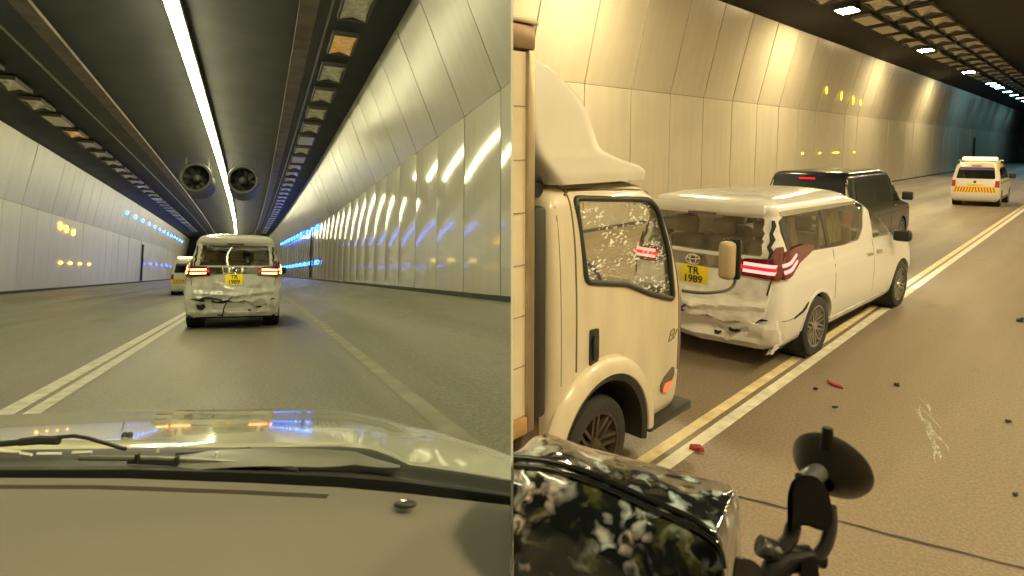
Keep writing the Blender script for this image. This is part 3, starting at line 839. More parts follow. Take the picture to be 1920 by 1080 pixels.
# ------------------------------------------------------------------ the crashed white people carrier (in both views)
def mpv(M, side, label, hot):
    root = thing('people_carrier', label, 'car', M, side)
    keys = [(.22, .12, 4.76, .78, .20, .45), (.30, .05, 4.84, .88, .20, .45), (.52, .0, 4.90, .925, .18, .45), (.75, .02, 4.90, .93, .17, .45), (.92, .04, 4.86, .925, .17, .5), (1.00, .05, 4.78, .915, .17, .5),
            (1.06, .06, 4.45, .905, .17, .55), (1.12, .07, 4.06, .892, .17, .4), (1.30, .10, 3.78, .862, .17, .35), (1.50, .16, 3.40, .815, .17, .35), (1.66, .19, 3.02, .775, .16, .35),
            (1.76, .16, 2.74, .74, .15, .4), (1.83, .19, 2.5, .69, .15, .4), (1.87, .30, 2.3, .60, .15, .35), (1.90, .5, 2.05, .42, .1, .25), (1.915, .8, 1.8, .2, .08, .1)]
    outer = shell(keys, n=4)
    bvh = BVHTree.FromBMesh(outer)
    ikeys = [(z, yr + .07, yf - .12, max(w - .05, .05), rr, rf) for z, yr, yf, w, rr, rf in keys if .28 < z < .95]
    ikeys = [(.36, .14, 3.7, .84, .15, .3), (.95, .14, 3.7, .86, .15, .3), (1.12, .16, 3.66, .84, .15, .3), (1.30, .18, 3.60, .81, .15, .3), (1.5, .24, 3.24, .765, .15, .3), (1.66, .27, 2.86, .725, .14, .3), (1.80, .32, 2.5, .63, .12, .3)]
    cav = shell(ikeys, n=2, ns=16)
    sidewin = rpoly([(.32, 1.30), (.95, 1.245), (1.9, 1.20), (2.36, 1.215), (2.58, 1.34), (2.74, 1.63), (2.62, 1.685), (.42, 1.70), (.30, 1.62)], .06)
    frontwin = rpoly([(2.86, 1.185), (3.62, 1.165), (3.44, 1.30), (3.06, 1.56), (2.90, 1.60)], .04)
    rearwin = rpoly([(-.70, 1.25), (.70, 1.25), (.655, 1.66), (-.655, 1.66)], .06)
    wind = rpoly([(-.76, 1.16), (.76, 1.16), (.64, 1.68), (-.64, 1.68)], .06)
    cut = [cav]
    for pl in (sidewin, frontwin): cut.append(prism(nb(), pl, lambda u, v, w: Vector((w, u, v)), -1.2, 1.2))
    cut.append(prism(nb(), rearwin, lambda u, v, w: Vector((u, w, v)), -.3, .6))
    cut.append(prism(nb(), wind, lambda u, v, w: Vector((u, w, v)), 2.5, 5))
    RW, FWH = 1.03, 4.05
    for yy in (RW, FWH):
        for s in (-1, 1): cut.append(cylx(s * .62, s * 1.2, yy, .36, .395))
    body = boolean(outer, cut)
    # rear quarter pushed in a little by the crash
    for v in body.verts:
        if v.co.y < .5 and v.co.z < 1.15:
            v.co.y += .03 * nz2(v.co.x, v.co.z, 5) * (1 - v.co.y / .5)
    part('body', body, M_white, root, 28)
    # floor + wheel wells
    b = nb(); box(b, (-.80, .35, .20), (.80, 4.5, .34)); part('underbody', b, M_underbody, root, 0)
    for yy in (RW, FWH):
        for s in (-1, 1):
            b = nb(); lathe(b, [(0, s * .60), (.40, s * .60), (.40, s * .90)], Matrix.Translation((0, yy, .36)) @ AXX, 28)
            part('wheel_well', b, M_dark, root)
    # windows
    for pr, pl in (('R', sidewin), ('L', sidewin), ('R', frontwin), ('L', frontwin)):
        part('side_window', patch(bvh, pl, pr, -.014, .004, .12), M_glass_smoke if pl is sidewin else M_glass_clear, root, 60)
    part('rear_window', patch(bvh, rearwin, 'B', -.02, .004, .12), M_glass_rear, root, 60)
    part('windscreen', patch(bvh, wind, 'F', -.014, .004, .15), M_glass_clear, root, 60)
    # black window surround and pillars between the side panes
    for pr in 'RL':
        for (a, c) in ((.34, .44), (1.36, 1.46)):
            part('window_pillar', patch(bvh, [(a, 1.25 if a > 1 else 1.29), (c, 1.25 if a > 1 else 1.29), (c, 1.69), (a, 1.66)], pr, -.008, .004, .1), M_black, root, 60)
        part('window_trim', patch(bvh, [(.36, 1.68), (2.62, 1.675), (2.76, 1.62), (2.80, 1.645), (2.66, 1.715), (.34, 1.735)], pr, .006, .008, .1), M_chrome, root, 50)
        part('door_edge', patch(bvh, [(2.825, .45), (2.835, .45), (2.835, 1.18), (2.825, 1.18)], pr, .001, .002, .1), M_seam, root, 60)
        part('door_edge', patch(bvh, [(1.50, .60), (1.512, .60), (1.512, 1.20), (1.50, 1.20)], pr, .001, .002, .1), M_seam, root, 60)
        for yy in (2.55, 2.92):
            part('door_handle', patch(bvh, rpoly([(yy, .985), (yy + .20, .975), (yy + .20, 1.005), (yy, 1.015)], .012), pr, .02, .02, .05), M_chrome, root, 50)
        part('sill_trim', patch(bvh, [(1.45, .30), (3.5, .30), (3.5, .36), (1.45, .36)], pr, .012, .02, .2), M_crash, root, 50)
    # mirrors
    for s in (-1, 1):
        b = nb(); box(b, (s * .93, 3.48, 1.08), (s * 1.15, 3.62, 1.25), .05); o = part('door_mirror', b, M_black, root, 50)
        if o:
            b = nb(); box(b, (s * .955, 3.472, 1.10), (s * 1.13, 3.478, 1.23)); part('mirror_glass', b, M_glass_black, o, 0)
    # seats and curtains seen through the panes
    for yy, xs in ((.62, (-.48, 0, .48)), (1.65, (-.42, .42)), (2.75, (-.40, .40))):
        for x in xs:
            b = nb(); box(b, (x - .22, yy, .55), (x + .22, yy + .20, 1.34), .07); box(b, (x - .24, yy, .52), (x + .24, yy + .55, .72), .06)
            s = part('seat', b, M_tan, root, 50)
            if s:
                b = nb(); box(b, (x - .14, yy - .01, 1.36), (x + .14, yy + .10, 1.56), .04); part('headrest', b, M_tan, s, 50)
    for a, c in ((.50, .95), (1.58, 2.25)):
        b = nb(); P = []
        for i in range(25):
            y_ = a + (c - a) * i / 24
            P.append([Vector((.70 - (z - 1.2) * .12 + .018 * math.sin(i * 1.9 + z * 5), y_, z)) for z in (1.2, 1.3, 1.4, 1.5, 1.62)])
        gridmesh(b, P); part('curtain', b, M_curtain, root, 60)
    # front dash and steering wheel
    b = nb(); box(b, (-.75, 3.45, .75), (.75, 3.68, 1.12), .08); part('dashboard', b, M_black, root, 50)
    # tailgate skin (crumpled), bumper, dark tear between them
    tail = [(-.80, 1.07), (-.795, .80), (-.77, .66), (-.62, .57), (-.47, .60), (-.30, .54), (-.10, .575), (.05, .53), (.22, .565), (.38, .52), (.52, .55), (.66, .53), (.77, .62), (.80, .80), (.80, 1.07)]
    def crease(u, v, x0, z0, x1, z1, w_, a):
        dx, dz = x1 - x0, z1 - z0; t = max(0, min(1, ((u - x0) * dx + (v - z0) * dz) / (dx * dx + dz * dz)))
        d_ = math.hypot(u - x0 - t * dx, v - z0 - t * dz)
        return a * max(0, 1 - d_ / w_)
    def dtail(u, v):
        k = max(0, min(1, (.98 - v) / .36))
        e = .0 + .05 * nz2(u, v * 1.2, 1.9, 3) + .085 * noise.voronoi(Vector((u * 3.2, v * 4.5, 2.0)))[0][0]
        e += crease(u, v, -.75, .72, .05, .66, .07, .055) + crease(u, v, .05, .66, .78, .74, .06, .05) - crease(u, v, -.4, .86, .5, .80, .05, .03) + crease(u, v, .30, .62, .48, .92, .045, .03) - crease(u, v, -.55, .60, -.30, .84, .05, .035)
        return .010 + k * e
    part('tailgate', patch(bvh, tail, 'B', .012, .05, .026, dtail), M_crash, root, 17, label='crumpled white tailgate')
    up = []; lo = []
    for k in range(35):
        x = -.80 + 1.60 * k / 34
        zc = .565 + .03 * nz2(x, 0, 3, 21) + .02 * (abs(x) / .8) ** 3
        th = (.028 + .035 * max(0, nz2(x, 1, 4, 9))) * (1 - .8 * (abs(x) / .8) ** 4) + .05 * math.exp(-((x + .22) / .16) ** 2)
        up.append((x, zc + th)); lo.append((x, zc - th * .8))
    part('torn_gap', patch(bvh, up + lo[::-1], 'B', .006, .01, .05), M_dark, root, 60)
    bump = [(-.88, .25), (.88, .25), (.90, .44), (.88, .60), (.74, .545), (.64, .565), (.50, .52), (.36, .555), (.22, .525), (.05, .55), (-.12, .49), (-.26, .50), (-.42, .54), (-.55, .52), (-.66, .55), (-.80, .53), (-.88, .60)]
    def dbump(u, v):
        e = .0 + .03 * nz2(u, v * 1.2, 2.2, 11) + .075 * noise.voronoi(Vector((u * 3.6, v * 5, 7.0)))[0][0] - .10 * math.exp(-((u + .2) / .5) ** 2 - ((v - .46) / .08) ** 2)
        e += crease(u, v, -.8, .34, .7, .33, .06, .035) - crease(u, v, .25, .50, .42, .36, .05, .05) - crease(u, v, .42, .36, .62, .46, .04, .04) + crease(u, v, -.35, .50, -.52, .30, .05, .04)
        return e
    part('rear_bumper', patch(bvh, bump, 'B', .014, .06, .026, dbump), M_crash, root, 17, label='buckled white rear bumper')
    for (x0, z0, w_, h_) in ((-.66, .40, .16, .10), (.30, .36, .05, .03), (.46, .42, .10, .035)):
        part('torn_hole', patch(bvh, [(x0, z0), (x0 + w_ * .6, z0 - h_ * .2), (x0 + w_, z0 + h_ * .4), (x0 + w_ * .7, z0 + h_), (x0 + w_ * .3, z0 + h_ * .7), (x0 - .02, z0 + h_)], 'B', .055, .03, .05, dbump), M_dark, root, 60)
    part('bumper_valance', patch(bvh, [(-.80, .22), (.80, .22), (.84, .29), (-.84, .29)], 'B', .03, .05, .08, lambda u, v: .02 * nz2(u, v, 5, 2)), M_black, root, 40)
    # torn quarter panel over the rear wheel on both sides
    for pr in 'RL':
        part('torn_quarter_gap', patch(bvh, [(.40, .565), (.62, .60), (.78, .66), (.74, .70), (.58, .625), (.40, .59)], pr, .004, .004, .05), M_dark, root, 60)
        part('quarter_crack', patch(bvh, [(.16, .58), (.42, .575), (.42, .582), (.16, .588)], pr, .003, .004, .05), M_seam, root, 60)
        part('arch_lip', patch(bvh, [(RW + r_ * math.cos(a), .36 + r_ * math.sin(a)) for r_, seq in ((.43, range(0, 19)), (.398, range(18, -1, -1))) for a in [math.pi * (.02 + .96 * k / 18) for k in seq]], pr, .012, .02, .2), M_white, root, 40)
    # crack lines running down from the tail lamps
    for s in (-1, 1):
        part('body_crack', patch(bvh, [(s * .806, 1.02), (s * .814, 1.02), (s * .790, .86), (s * .782, .865)], 'B', .05, .02, .06), M_dark, root, 60)
    # spoiler
    part('roof_spoiler', patch(bvh, rpoly([(-.66, 1.70), (.66, 1.70), (.67, 1.80), (-.67, 1.80)], .03), 'B', .06, .10, .07), M_white, root, 40)
    b = nb(); box(b, (-.16, .125, 1.665), (.16, .15, 1.69)); part('high_brake_lamp', b, M_redtrans, root, 0)
    # jagged broken rim of the rear window
    for s in (-1, 1):
        pts = [(s * .69, 1.24)]
        zz = 1.26
        while zz < 1.66:
            pts.append((s * (.70 - (zz - 1.25) * .1 + random.uniform(-.03, .0)), zz)); zz += .03
        pts += [(s * .74, 1.68), (s * .79, 1.50), (s * .82, 1.26)]
        part('pillar_trim', patch(bvh, pts, 'B', .012, .01, .06, lambda u, v: .006 * nz2(u, v, 20)), M_crash, root, 60)
        pts2 = [(s * .768, 1.24), (s * .782, 1.32), (s * .755, 1.36), (s * .775, 1.44), (s * .745, 1.50), (s * .755, 1.58), (s * .735, 1.64), (s * .715, 1.64), (s * .725, 1.56), (s * .715, 1.50), (s * .735, 1.42), (s * .720, 1.36), (s * .755, 1.30), (s * .745, 1.24)]
        part('broken_seal', patch(bvh, pts2, 'B', .026, .01, .06), M_dark, root, 60)
    # garnish band, emblem
    part('tailgate_garnish', patch(bvh, rpoly([(-.50, 1.085), (.50, 1.085), (.50, 1.215), (-.50, 1.215)], .02), 'B', .035, .05, .05, lambda u, v: .012 * nz2(u, v, 6, 4)), M_garn, root, 40)
    b = nb()
    for (rx, rz, dx, dz) in ((.085, .058, 0, 0), (.038, .052, 0, .003), (.075, .022, 0, .026)):
        ring = [(dx + rx * math.cos(2 * math.pi * k / 24), -.012, 1.150 + dz + rz * math.sin(2 * math.pi * k / 24)) for k in range(25)]
        tube(b, ring, .0075, 6, False)
    part('emblem', b, M_chrome, root, 50)
    # tail lamps: inner block on the gate and swept wing on the flank
    for s in (-1, 1):
        inner = rpoly([(s * .44, 1.05), (s * .88, 1.02), (s * .872, 1.20), (s * .835, 1.37), (s * .795, 1.36), (s * .80, 1.24), (s * .52, 1.225)], .02)
        o = part('tail_lamp', patch(bvh, inner, 'B', .045, .06, .05), M_redtrans, root, 40)
        if o:
            for z0, z1 in ((1.085, 1.118), (1.155, 1.190)):
                part('light_bar', patch(bvh, [(s * .53, z0), (s * .83, z0 - .01), (s * .84, z1 - .01), (s * .53, z1)], 'B', .052, .01, .06), M_brake_hot if hot else M_brake, o, 60)
            part('lens_band', patch(bvh, [(s * .47, 1.118), (s * .84, 1.108), (s * .84, 1.150), (s * .49, 1.158)], 'B', .050, .01, .06), M_tail_dim if not hot else M_tail_dim, o, 60)
            pr = 'R' if s > 0 else 'L'
            wing = [(.19, 1.03), (.30, 1.06), (.52, 1.17), (.84, 1.25), (.94, 1.31), (.70, 1.35), (.44, 1.345), (.27, 1.31), (.21, 1.22)]
            w_ = part('lamp_wing', patch(bvh, wing, pr, .030, .05, .05), M_redtrans, o, 40)
            for k in (0, 1):
                q = [(.20, 1.085 + k * .07), (.30, 1.115 + k * .07), (.44, 1.185 + k * .07), (.45, 1.21 + k * .07), (.30, 1.145 + k * .07), (.20, 1.118 + k * .07)]
                part('wing_light_bar', patch(bvh, q, pr, .041, .01, .05), M_brake_hot if hot else M_brake, o, 60)
    # number plate in its white recess
    part('plate_recess', patch(bvh, rpoly([(-.34, 1.075), (.34, 1.075), (.26, .86), (-.26, .86)], .02), 'B', .03, .03, .06), M_white, root, 40)
    yb = bvh.ray_cast(Vector((0, -5, .98)), Vector((0, 1, 0)))[0].y - .055
    b = nb(); box(b, (-.165, yb, .875), (.165, yb + .012, 1.085), .004)
    pl = part('number_plate', b, M_plate_lit if hot else M_plate, root, 50)
    if pl:
        t1 = text_bm('TR', .115, lambda x, y_, z: Vector((x, yb - .002 - z, .985 + y_)))
        part('plate_letters', t1, M_ink, pl, 0)
        t2 = text_bm('1989', .115, lambda x, y_, z: Vector((x, yb - .002 - z, .887 + y_)))
        part('plate_digits', t2, M_ink, pl, 0)
    # black cable hanging out of the wreck
    b = nb(); tube(b, crom([(.02, -.06, .66), (-.06, -.12, .60), (-.14, -.12, .48), (-.17, -.10, .36), (-.18, -.07, .24)], 5), .013, 8)
    part('hanging_cable', b, M_black, root, 60)
    b = nb(); tube(b, crom([(-.62, -.05, .58), (-.5, -.09, .62), (-.36, -.09, .60), (-.2, -.09, .57)], 5), .022, 8); part('dangling_bracket', b, M_black, root, 60)
    for yy in (RW, FWH):
        for s in (-1, 1): wheel(root, s * .81, yy, .35, .235, s)
    return root

mpv(FL @ T(-.47 + bend(14), 14.15, 0) @ Matrix.Diagonal((1, 1, 1.045, 1)), 'L', 'battered white people carrier with glowing tail lamps, straight ahead in the left view', True)
mp_r = mpv(FR @ T(-3.17, 6.10, 0, math.radians(-2.8)) @ Matrix.Diagonal((1, 1, .94, 1)), 'R', 'crashed white people carrier with crumpled tail, beside the lorry in the right view', False)
# its headlamps light the road ahead
for s in (-1, 1):
    ld = bpy.data.lights.new('headlamp_beam', 'SPOT'); ld.energy = 110; ld.color = (.55, .75, 1.0); ld.spot_size = math.radians(70); ld.spot_blend = 1.0; ld.shadow_soft_size = .08
    lo = bpy.data.objects.new('headlamp_beam', ld); COL.objects.link(lo); lo.parent = mp_r
    lo.location = (s * .65, 4.97, .72); lo.rotation_euler = (math.radians(64), 0, math.radians(12))

# ------------------------------------------------------------------ vans
def van(M, side, label, L, W, H, paint, patrol, lit=True):
    root = thing('patrol_van' if patrol else 'dark_van', label, 'van', M, side)
    w = W / 2; h = H
    keys = [(.20, .10, L - .12, w - .10, .12, .35), (.30, .03, L - .03, w - .02, .12, .35), (.55 * h / 1.8, .0, L, w, .11, .35), (.90 * h / 1.8, .02, L - .06, w, .11, .4),
            (.98 * h / 1.8, .03, L - .30, w - .005, .11, .45), (1.05 * h / 1.8, .04, L - .72, w - .012, .11, .4), (1.10 * h / 1.8, .05, L - .92, w - .02, .11, .3), (1.40 * h / 1.8, .11, L - 1.32, w - .07, .11, .25),
            (h - .14, .17, L - 1.62, w - .13, .11, .25), (h - .05, .21, L - 1.80, w - .19, .12, .25), (h - .015, .30, L - 1.95, w - .30, .12, .2), (h, .55, L - 2.2, w - .5, .1, .15)]
    outer = shell(keys, n=3, ns=36)
    bvh = BVHTree.FromBMesh(outer)
    RW, FWH = L * .20, L * .80
    r = .32 if not patrol else .30
    body = boolean(outer, [cylx(s * (w - .28), s * (w + .3), yy, r, r + .05) for yy in (RW, FWH) for s in (-1, 1)])
    part('body', body, paint, root, 28)
    for yy in (RW, FWH):
        for s in (-1, 1):
            b = nb(); lathe(b, [(0, s * (w - .29)), (r + .052, s * (w - .29)), (r + .052, s * (w - .02))], Matrix.Translation((0, yy, r)) @ AXX, 24)
            part('wheel_well', b, M_dark, root)
    zt = h - .20; zb = 1.13 * h / 1.8
    rw = rpoly([(-(w - .16), zb), (w - .16, zb), (w - .22, zt), (-(w - .22), zt)], .05)
    part('rear_window', patch(bvh, rw, 'B', .006, .01, .08), M_glass_black, root, 60)
    part('windscreen', patch(bvh, rpoly([(-(w - .12), zb), (w - .12, zb), (w - .22, zt), (-(w - .22), zt)], .05), 'F', .006, .01, .12), M_glass_black, root, 60)
    for pr in 'RL':
        for poly in ([(L * .09, zb), (L * .36, zb), (L * .36, zt), (L * .105, zt)], [(L * .38, zb), (L * .585, zb), (L * .585, zt), (L * .38, zt)]):
            part('side_window', patch(bvh, rpoly(poly, .04), pr, .006, .01, .1), M_glass_black, root, 60)
        fy = L - 1.62
        part('side_window', patch(bvh, rpoly([(L * .605, zb - .03), (L - 1.0, zb - .03), (fy - .05, zt), (L * .605, zt)], .04), pr, .006, .01, .1), M_glass_black if patrol else M_glass_clear, root, 60)
        part('door_handle', patch(bvh, rpoly([(L * .62, .98 * h / 1.8), (L * .66, .98 * h / 1.8), (L * .66, 1.01 * h / 1.8), (L * .62, 1.01 * h / 1.8)], .01), pr, .02, .02, .05), M_chrome, root, 50)
        part('door_edge', patch(bvh, [(L * .595, .3), (L * .598, .3), (L * .598, zt), (L * .595, zt)], pr, .002, .003, .1), M_seam, root, 60)
        part('body_crease', patch(bvh, [(L * .1, .80 * h / 1.8), (L * .92, .83 * h / 1.8), (L * .92, .85 * h / 1.8), (L * .1, .82 * h / 1.8)], pr, .008, .01, .1), paint, root, 50)
    for s in (-1, 1):
        b = nb(); box(b, (s * (w - .02), L - 1.12, zb - .06), (s * (w + .20), L - 1.02, zb + .13), .03); part('door_mirror', b, M_black, root, 50)
        tl = part('tail_lamp', patch(bvh, rpoly([(s * (w - .16), .80 * h / 1.8), (s * (w - .02), .80 * h / 1.8), (s * (w - .03), 1.06 * h / 1.8), (s * (w - .15), 1.06 * h / 1.8)], .02), 'B', .012, .02, .05), M_red, root, 50)
        for yy in (RW, FWH): wheel(root, s * (w - .11), yy, r, .2, s, 6)
    part('rear_bumper', patch(bvh, rpoly([(-(w - .03), .26), (w - .03, .26), (w - .03, .48), (-(w - .03), .48)], .03), 'B', .04, .05, .07), paint if patrol else M_black, root, 45)
    b = nb(); box(b, (-.15, .13, h - .16), (.15, .16, h - .125), .008); part('high_brake_lamp', b, M_tail_dim if not patrol else M_red, root, 40)
    yb = bvh.ray_cast(Vector((0, -5, .78 * h / 1.8)), Vector((0, 1, 0)))[0].y
    b = nb(); box(b, (-.24, yb - .02, .86 * h / 1.8), (.24, yb + .01, .93 * h / 1.8)); part('number_plate', b, M_plate, root, 0)
    if patrol:
        # chevron board: separate slanted stripes
        z0, z1 = .58 * h / 1.8, .80 * h / 1.8
        part('chevron_band', patch(bvh, [(-(w - .10), z0), (w - .10, z0), (w - .10, z1), (-(w - .10), z1)], 'B', .012, .015, .08), mat('chevron_yellow', (.85, .62, .05), .4), root, 60)
        m_or = mat('chevron_orange', (.55, .12, .02), .4)
        n = 7
        for s in (-1, 1):
            for k in range(n):
                a = k * (w - .13) / n
                part('chevron_stripe', patch(bvh, [(s * a, z1 - .005), (s * (a + .045), z1 - .005), (s * (a + .045 + .05), z0 + .005), (s * (a + .05), z0 + .005)], 'B', .015, .004, .05), m_or, root, 60)
        part('window_banner', patch(bvh, [(-(w - .23), zt - .10), (w - .23, zt - .10), (w - .235, zt - .02), (-(w - .235), zt - .02)], 'B', .010, .004, .08), mat('banner_violet', (.12, .07, .22), .4), root, 60)
        b = nb(); lathe(b, [(.0, 0), (.045, 0), (.05, .012), (.0, .014)], Matrix.Translation((0, .03, 1.0 * h / 1.8)) @ Matrix.Rotation(math.radians(90), 4, 'X'), 20); part('round_badge', b, M_garn, root, 40)
        for pr in 'RL':
            part('yellow_corner', patch(bvh, [(.16, zb + .32), (L * .30, zt + .03), (L * .30, zt + .12), (.24, zt + .12)], pr, .010, .004, .08), mat('corner_yellow', (.75, .60, .03), .4), root, 60)
            part('side_stripe', patch(bvh, [(.1, .95 * h / 1.8), (L * .75, .96 * h / 1.8), (L * .75, 1.0 * h / 1.8), (.1, .99 * h / 1.8)], pr, .010, .004, .15), mat('stripe_navy', (.03, .03, .08), .4), root, 60)
            part('mud_trim', patch(bvh, [(RW + .45, .30), (FWH - .45, .30), (FWH - .45, .36), (RW + .45, .36)], pr, .01, .01, .2), M_black, root, 60)
        b = nb()
        for yy in (.75, 1.5):
            box(b, (-(w - .1), yy - .03, h + .03), (w - .1, yy + .03, h + .065), .01)
            for s in (-1, 1): box(b, (s * (w - .22) - .02, yy - .03, h - .05), (s * (w - .22) + .02, yy + .03, h + .04))
        part('roof_rack', b, mat('rack_white', (.7, .7, .68), .4), root, 40)
        b = nb(); box(b, (-(w - .22), .72, h + .07), (w - .22, 1.0, h + .18), .04)
        part('light_bar', b, emit_mat('beacon_bar', (1.0, .78, .20), 6.0), root, 50)
    else:
        for s in (-1, 1):
            part('pillar_glint', patch(bvh, [(s * (w - .13), zb), (s * (w - .105), zb), (s * (w - .17), zt), (s * (w - .195), zt)], 'B', .010, .006, .06), M_chrome, root, 60)
    return root

van(FR @ T(-4.33, 12.75, 0, math.radians(-1.0)), 'R', 'black van ahead of the crashed white people carrier, its roof showing above it', 4.75, 1.75, 1.80, M_blackpaint, False)
M_vanwhite = mat('patrol_white_paint', (.72, .69, .64), .3, coat=.5, noise_amt=.05)
van(FR @ T(-3.68, 29.0, 0, math.radians(0)), 'R', 'white patrol van with yellow and orange chevrons, far along the right view', 3.9, 1.52, 1.68, M_vanwhite, True)
van(FL @ T(-3.25 + bend(37), 36.6, 0, 0), 'L', 'distant white patrol van half hidden left of the battered car in the left view', 4.2, 1.75, 1.85, M_vanwhite, True)

# ------------------------------------------------------------------ the lorry
TR = FR @ T(-2.25, 2.5, 0)
def lorry():
    root = thing('box_lorry', 'cream box lorry with tall roof fairing at the left of the right view', 'lorry', TR, 'R')
    C = Matrix.Translation((-1.0, 0, 0))
    keys = [(.34, .18, 1.76, .965, .06, .16), (.42, .165, 1.80, .99, .06, .16), (.70, .16, 1.83, 1.0, .06, .16), (1.15, .16, 1.83, 1.0, .06, .16), (1.40, .16, 1.765, .995, .06, .16), (1.70, .165, 1.63, .98, .06, .16),
            (1.90, .18, 1.50, .955, .07, .16), (1.99, .20, 1.40, .925, .08, .16), (2.045, .24, 1.28, .87, .08, .16), (2.075, .32, 1.10, .72, .08, .14), (2.085, .5, .8, .4, .05, .1)]
    outer = shell(keys, n=4, ns=30, fbow=.10, bow=.0)
    for v in outer.verts: v.co = C @ v.co
    bvh = BVHTree.FromBMesh(outer)
    cav = shell([(.72, .24, 1.74, .94, .05, .12), (1.15, .24, 1.77, .945, .05, .12), (1.7, .25, 1.57, .925, .05, .12), (1.98, .30, 1.30, .84, .05, .12)], n=2, ns=10, fbow=.10, bow=0)
    for v in cav.verts: v.co = C @ v.co
    win = rpoly([(.435, 1.985), (1.255, 1.925), (1.35, 1.86), (1.475, 1.52), (1.535, 1.175), (1.20, 1.275), (.93, 1.385), (.485, 1.47)], .05)
    big = rpoly([(.405, 2.01), (1.265, 1.955), (1.385, 1.875), (1.51, 1.52), (1.568, 1.13), (1.20, 1.235), (.92, 1.35), (.455, 1.435)], .06)
    wind = rpoly([(-1.92, 1.20), (-.08, 1.20), (-.12, 1.90), (-1.88, 1.90)], .06)
    cut = [cav, prism(nb(), win, lambda u, v, w: Vector((w, u, v)), -2.5, .5), prism(nb(), wind, lambda u, v, w: Vector((u, w, v)), 1.2, 2.2)]
    cut += [cylx(-.42, .3, .665, .36, .50), cylx(-2.3, -1.58, .665, .36, .50)]
    body = boolean(outer, cut)
    part('cab', body, M_truck, root, 28)
    part('door_window', patch(bvh, win, 'R', -.02, .004, .1), M_glass_truck, root, 60)
    part('windscreen', patch(bvh, wind, 'F', -.012, .004, .15), M_glass_clear, root, 60)
    # window seal as a ring
    b = nb(); ring = [bvh.ray_cast(Vector((3, u, v)), Vector((-1, 0, 0)))[0] for u, v in win]
    tube(b, ring + ring[:1], .020, 8, False)
    part('window_seal', b, M_black, root, 60)
    # door: raised skin with its edge
    door_line = [(.385, .93), (.388, 1.6), (.385, 2.0), (.43, 2.035), (1.27, 1.985), (1.405, 1.90), (1.535, 1.55), (1.62, 1.15), (1.625, .62)]
    b = nb(); tube(b, [bvh.ray_cast(Vector((3, u, v)), Vector((-1, 0, 0)))[0] + Vector((.0005, 0, 0)) for u, v in [tuple(p) for p in crom(door_line, 6)]], .0065, 6)
    part('door_edge', b, mat('door_gap', (.16, .13, .09), .7), root, 60)
    b = nb(); tube(b, [bvh.ray_cast(Vector((3, u, v)), Vector((-1, 0, 0)))[0] + Vector((.0005, 0, 0)) for u, v in [(1.66, .50), (1.672, .8), (1.672, 1.15), (1.61, 1.5), (1.50, 1.78)]], .008, 6)
    part('pillar_edge', b, mat('pillar_gap', (.20, .16, .11), .7), root, 60)
    o = part('door_handle', patch(bvh, rpoly([(.512, .935), (.60, .935), (.605, 1.16), (.515, 1.165)], .018), 'R', .010, .012, .05), M_black, root, 50)
    b = nb(); box(b, (.012, .53, .97), (.03, .585, 1.13), .008); part('handle_grip', b, M_black, o, 40)
    b = nb(); tube(b, [bvh.ray_cast(Vector((3, u, v)), Vector((-1, 0, 0)))[0] + Vector((.002, 0, 0)) for u, v in [(.36, 2.005), (.42, 2.03), (.75, 2.022), (1.27, 1.975), (1.38, 1.92)]], .009, 6)
    part('drip_rail', b, mat('rail_dark', (.10, .08, .05), .6), root, 60)
    part('door_edge', patch(bvh, [(.24, .88), (.246, .88), (.246, 1.95), (.24, 1.95)], 'R', .001, .002, .1), M_seam, root, 60)
    # badge script, too blurred to read
    b = nb()
    for pts in ([(1.475, .865), (1.505, .94), (1.55, .95)], [(1.49, .905), (1.53, .91)], [(1.535, .885), (1.55, .93), (1.565, .94)], [(1.565, .90), (1.60, .935), (1.62, .93)], [(1.50, .873), (1.56, .885)]):
        tube(b, [bvh.ray_cast(Vector((3, u, v)), Vector((-1, 0, 0)))[0] + Vector((.003, 0, 0)) for u, v in pts], .006, 6)
    part('door_badge', b, mat('badge_grey', (.20, .17, .12), .4), root, 60)
    # side repeater
    o = part('side_lamp', patch(bvh, rpoly([(1.385, .505), (1.46, .48), (1.56, .60), (1.555, .665), (1.43, .61), (1.385, .57)], .02), 'R', .014, .02, .05), M_garn, root, 50)
    part('lamp_lens', patch(bvh, rpoly([(1.395, .508), (1.46, .488), (1.53, .565), (1.42, .565)], .02), 'R', .020, .006, .05), mat('repeater_red', (.55, .12, .05), .2, emit=(1, .25, .08), estr=.5), o, 50)
    # wheel arch: body coloured flare and dark inner lip
    def arc(r0, r1, a0, a1, n=22):
        f = [(.665 + r0 * math.cos(a0 + (a1 - a0) * k / n), .36 + r0 * math.sin(a0 + (a1 - a0) * k / n)) for k in range(n + 1)]
        g = [(.665 + r1 * math.cos(a0 + (a1 - a0) * k / n), .36 + r1 * math.sin(a0 + (a1 - a0) * k / n)) for k in range(n, -1, -1)]
        return f + g
    b = nb(); P = []
    for k in range(25):
        a = math.radians(-4 + 158 * k / 24)
        row = []
        for r_, x_ in ((.60, -.002), (.58, .035), (.53, .055), (.485, .055), (.475, .03), (.475, -.05)):
            row.append(Vector((x_, .665 + r_ * math.cos(a), .36 + r_ * math.sin(a))))
        P.append(row)
    gridmesh(b, P); bmesh.ops.recalc_face_normals(b, faces=b.faces[:]); part('fender_flare', b, M_truck, root, 40)
    b = nb(); P = []
    for k in range(25):
        a = math.radians(-12 + 180 * k / 24)
        P.append([Vector((x_, .665 + r_ * math.cos(a), .36 + r_ * math.sin(a))) for r_, x_ in ((.478, .045), (.435, .03), (.43, -.35))])
    gridmesh(b, P); part('mud_guard', b, M_black, root, 40)
    b = nb(); lathe(b, [(0, -.40), (.55, -.40)], Matrix.Translation((0, .665, .36)) @ AXX, 24); part('wheel_well', b, M_dark, root)
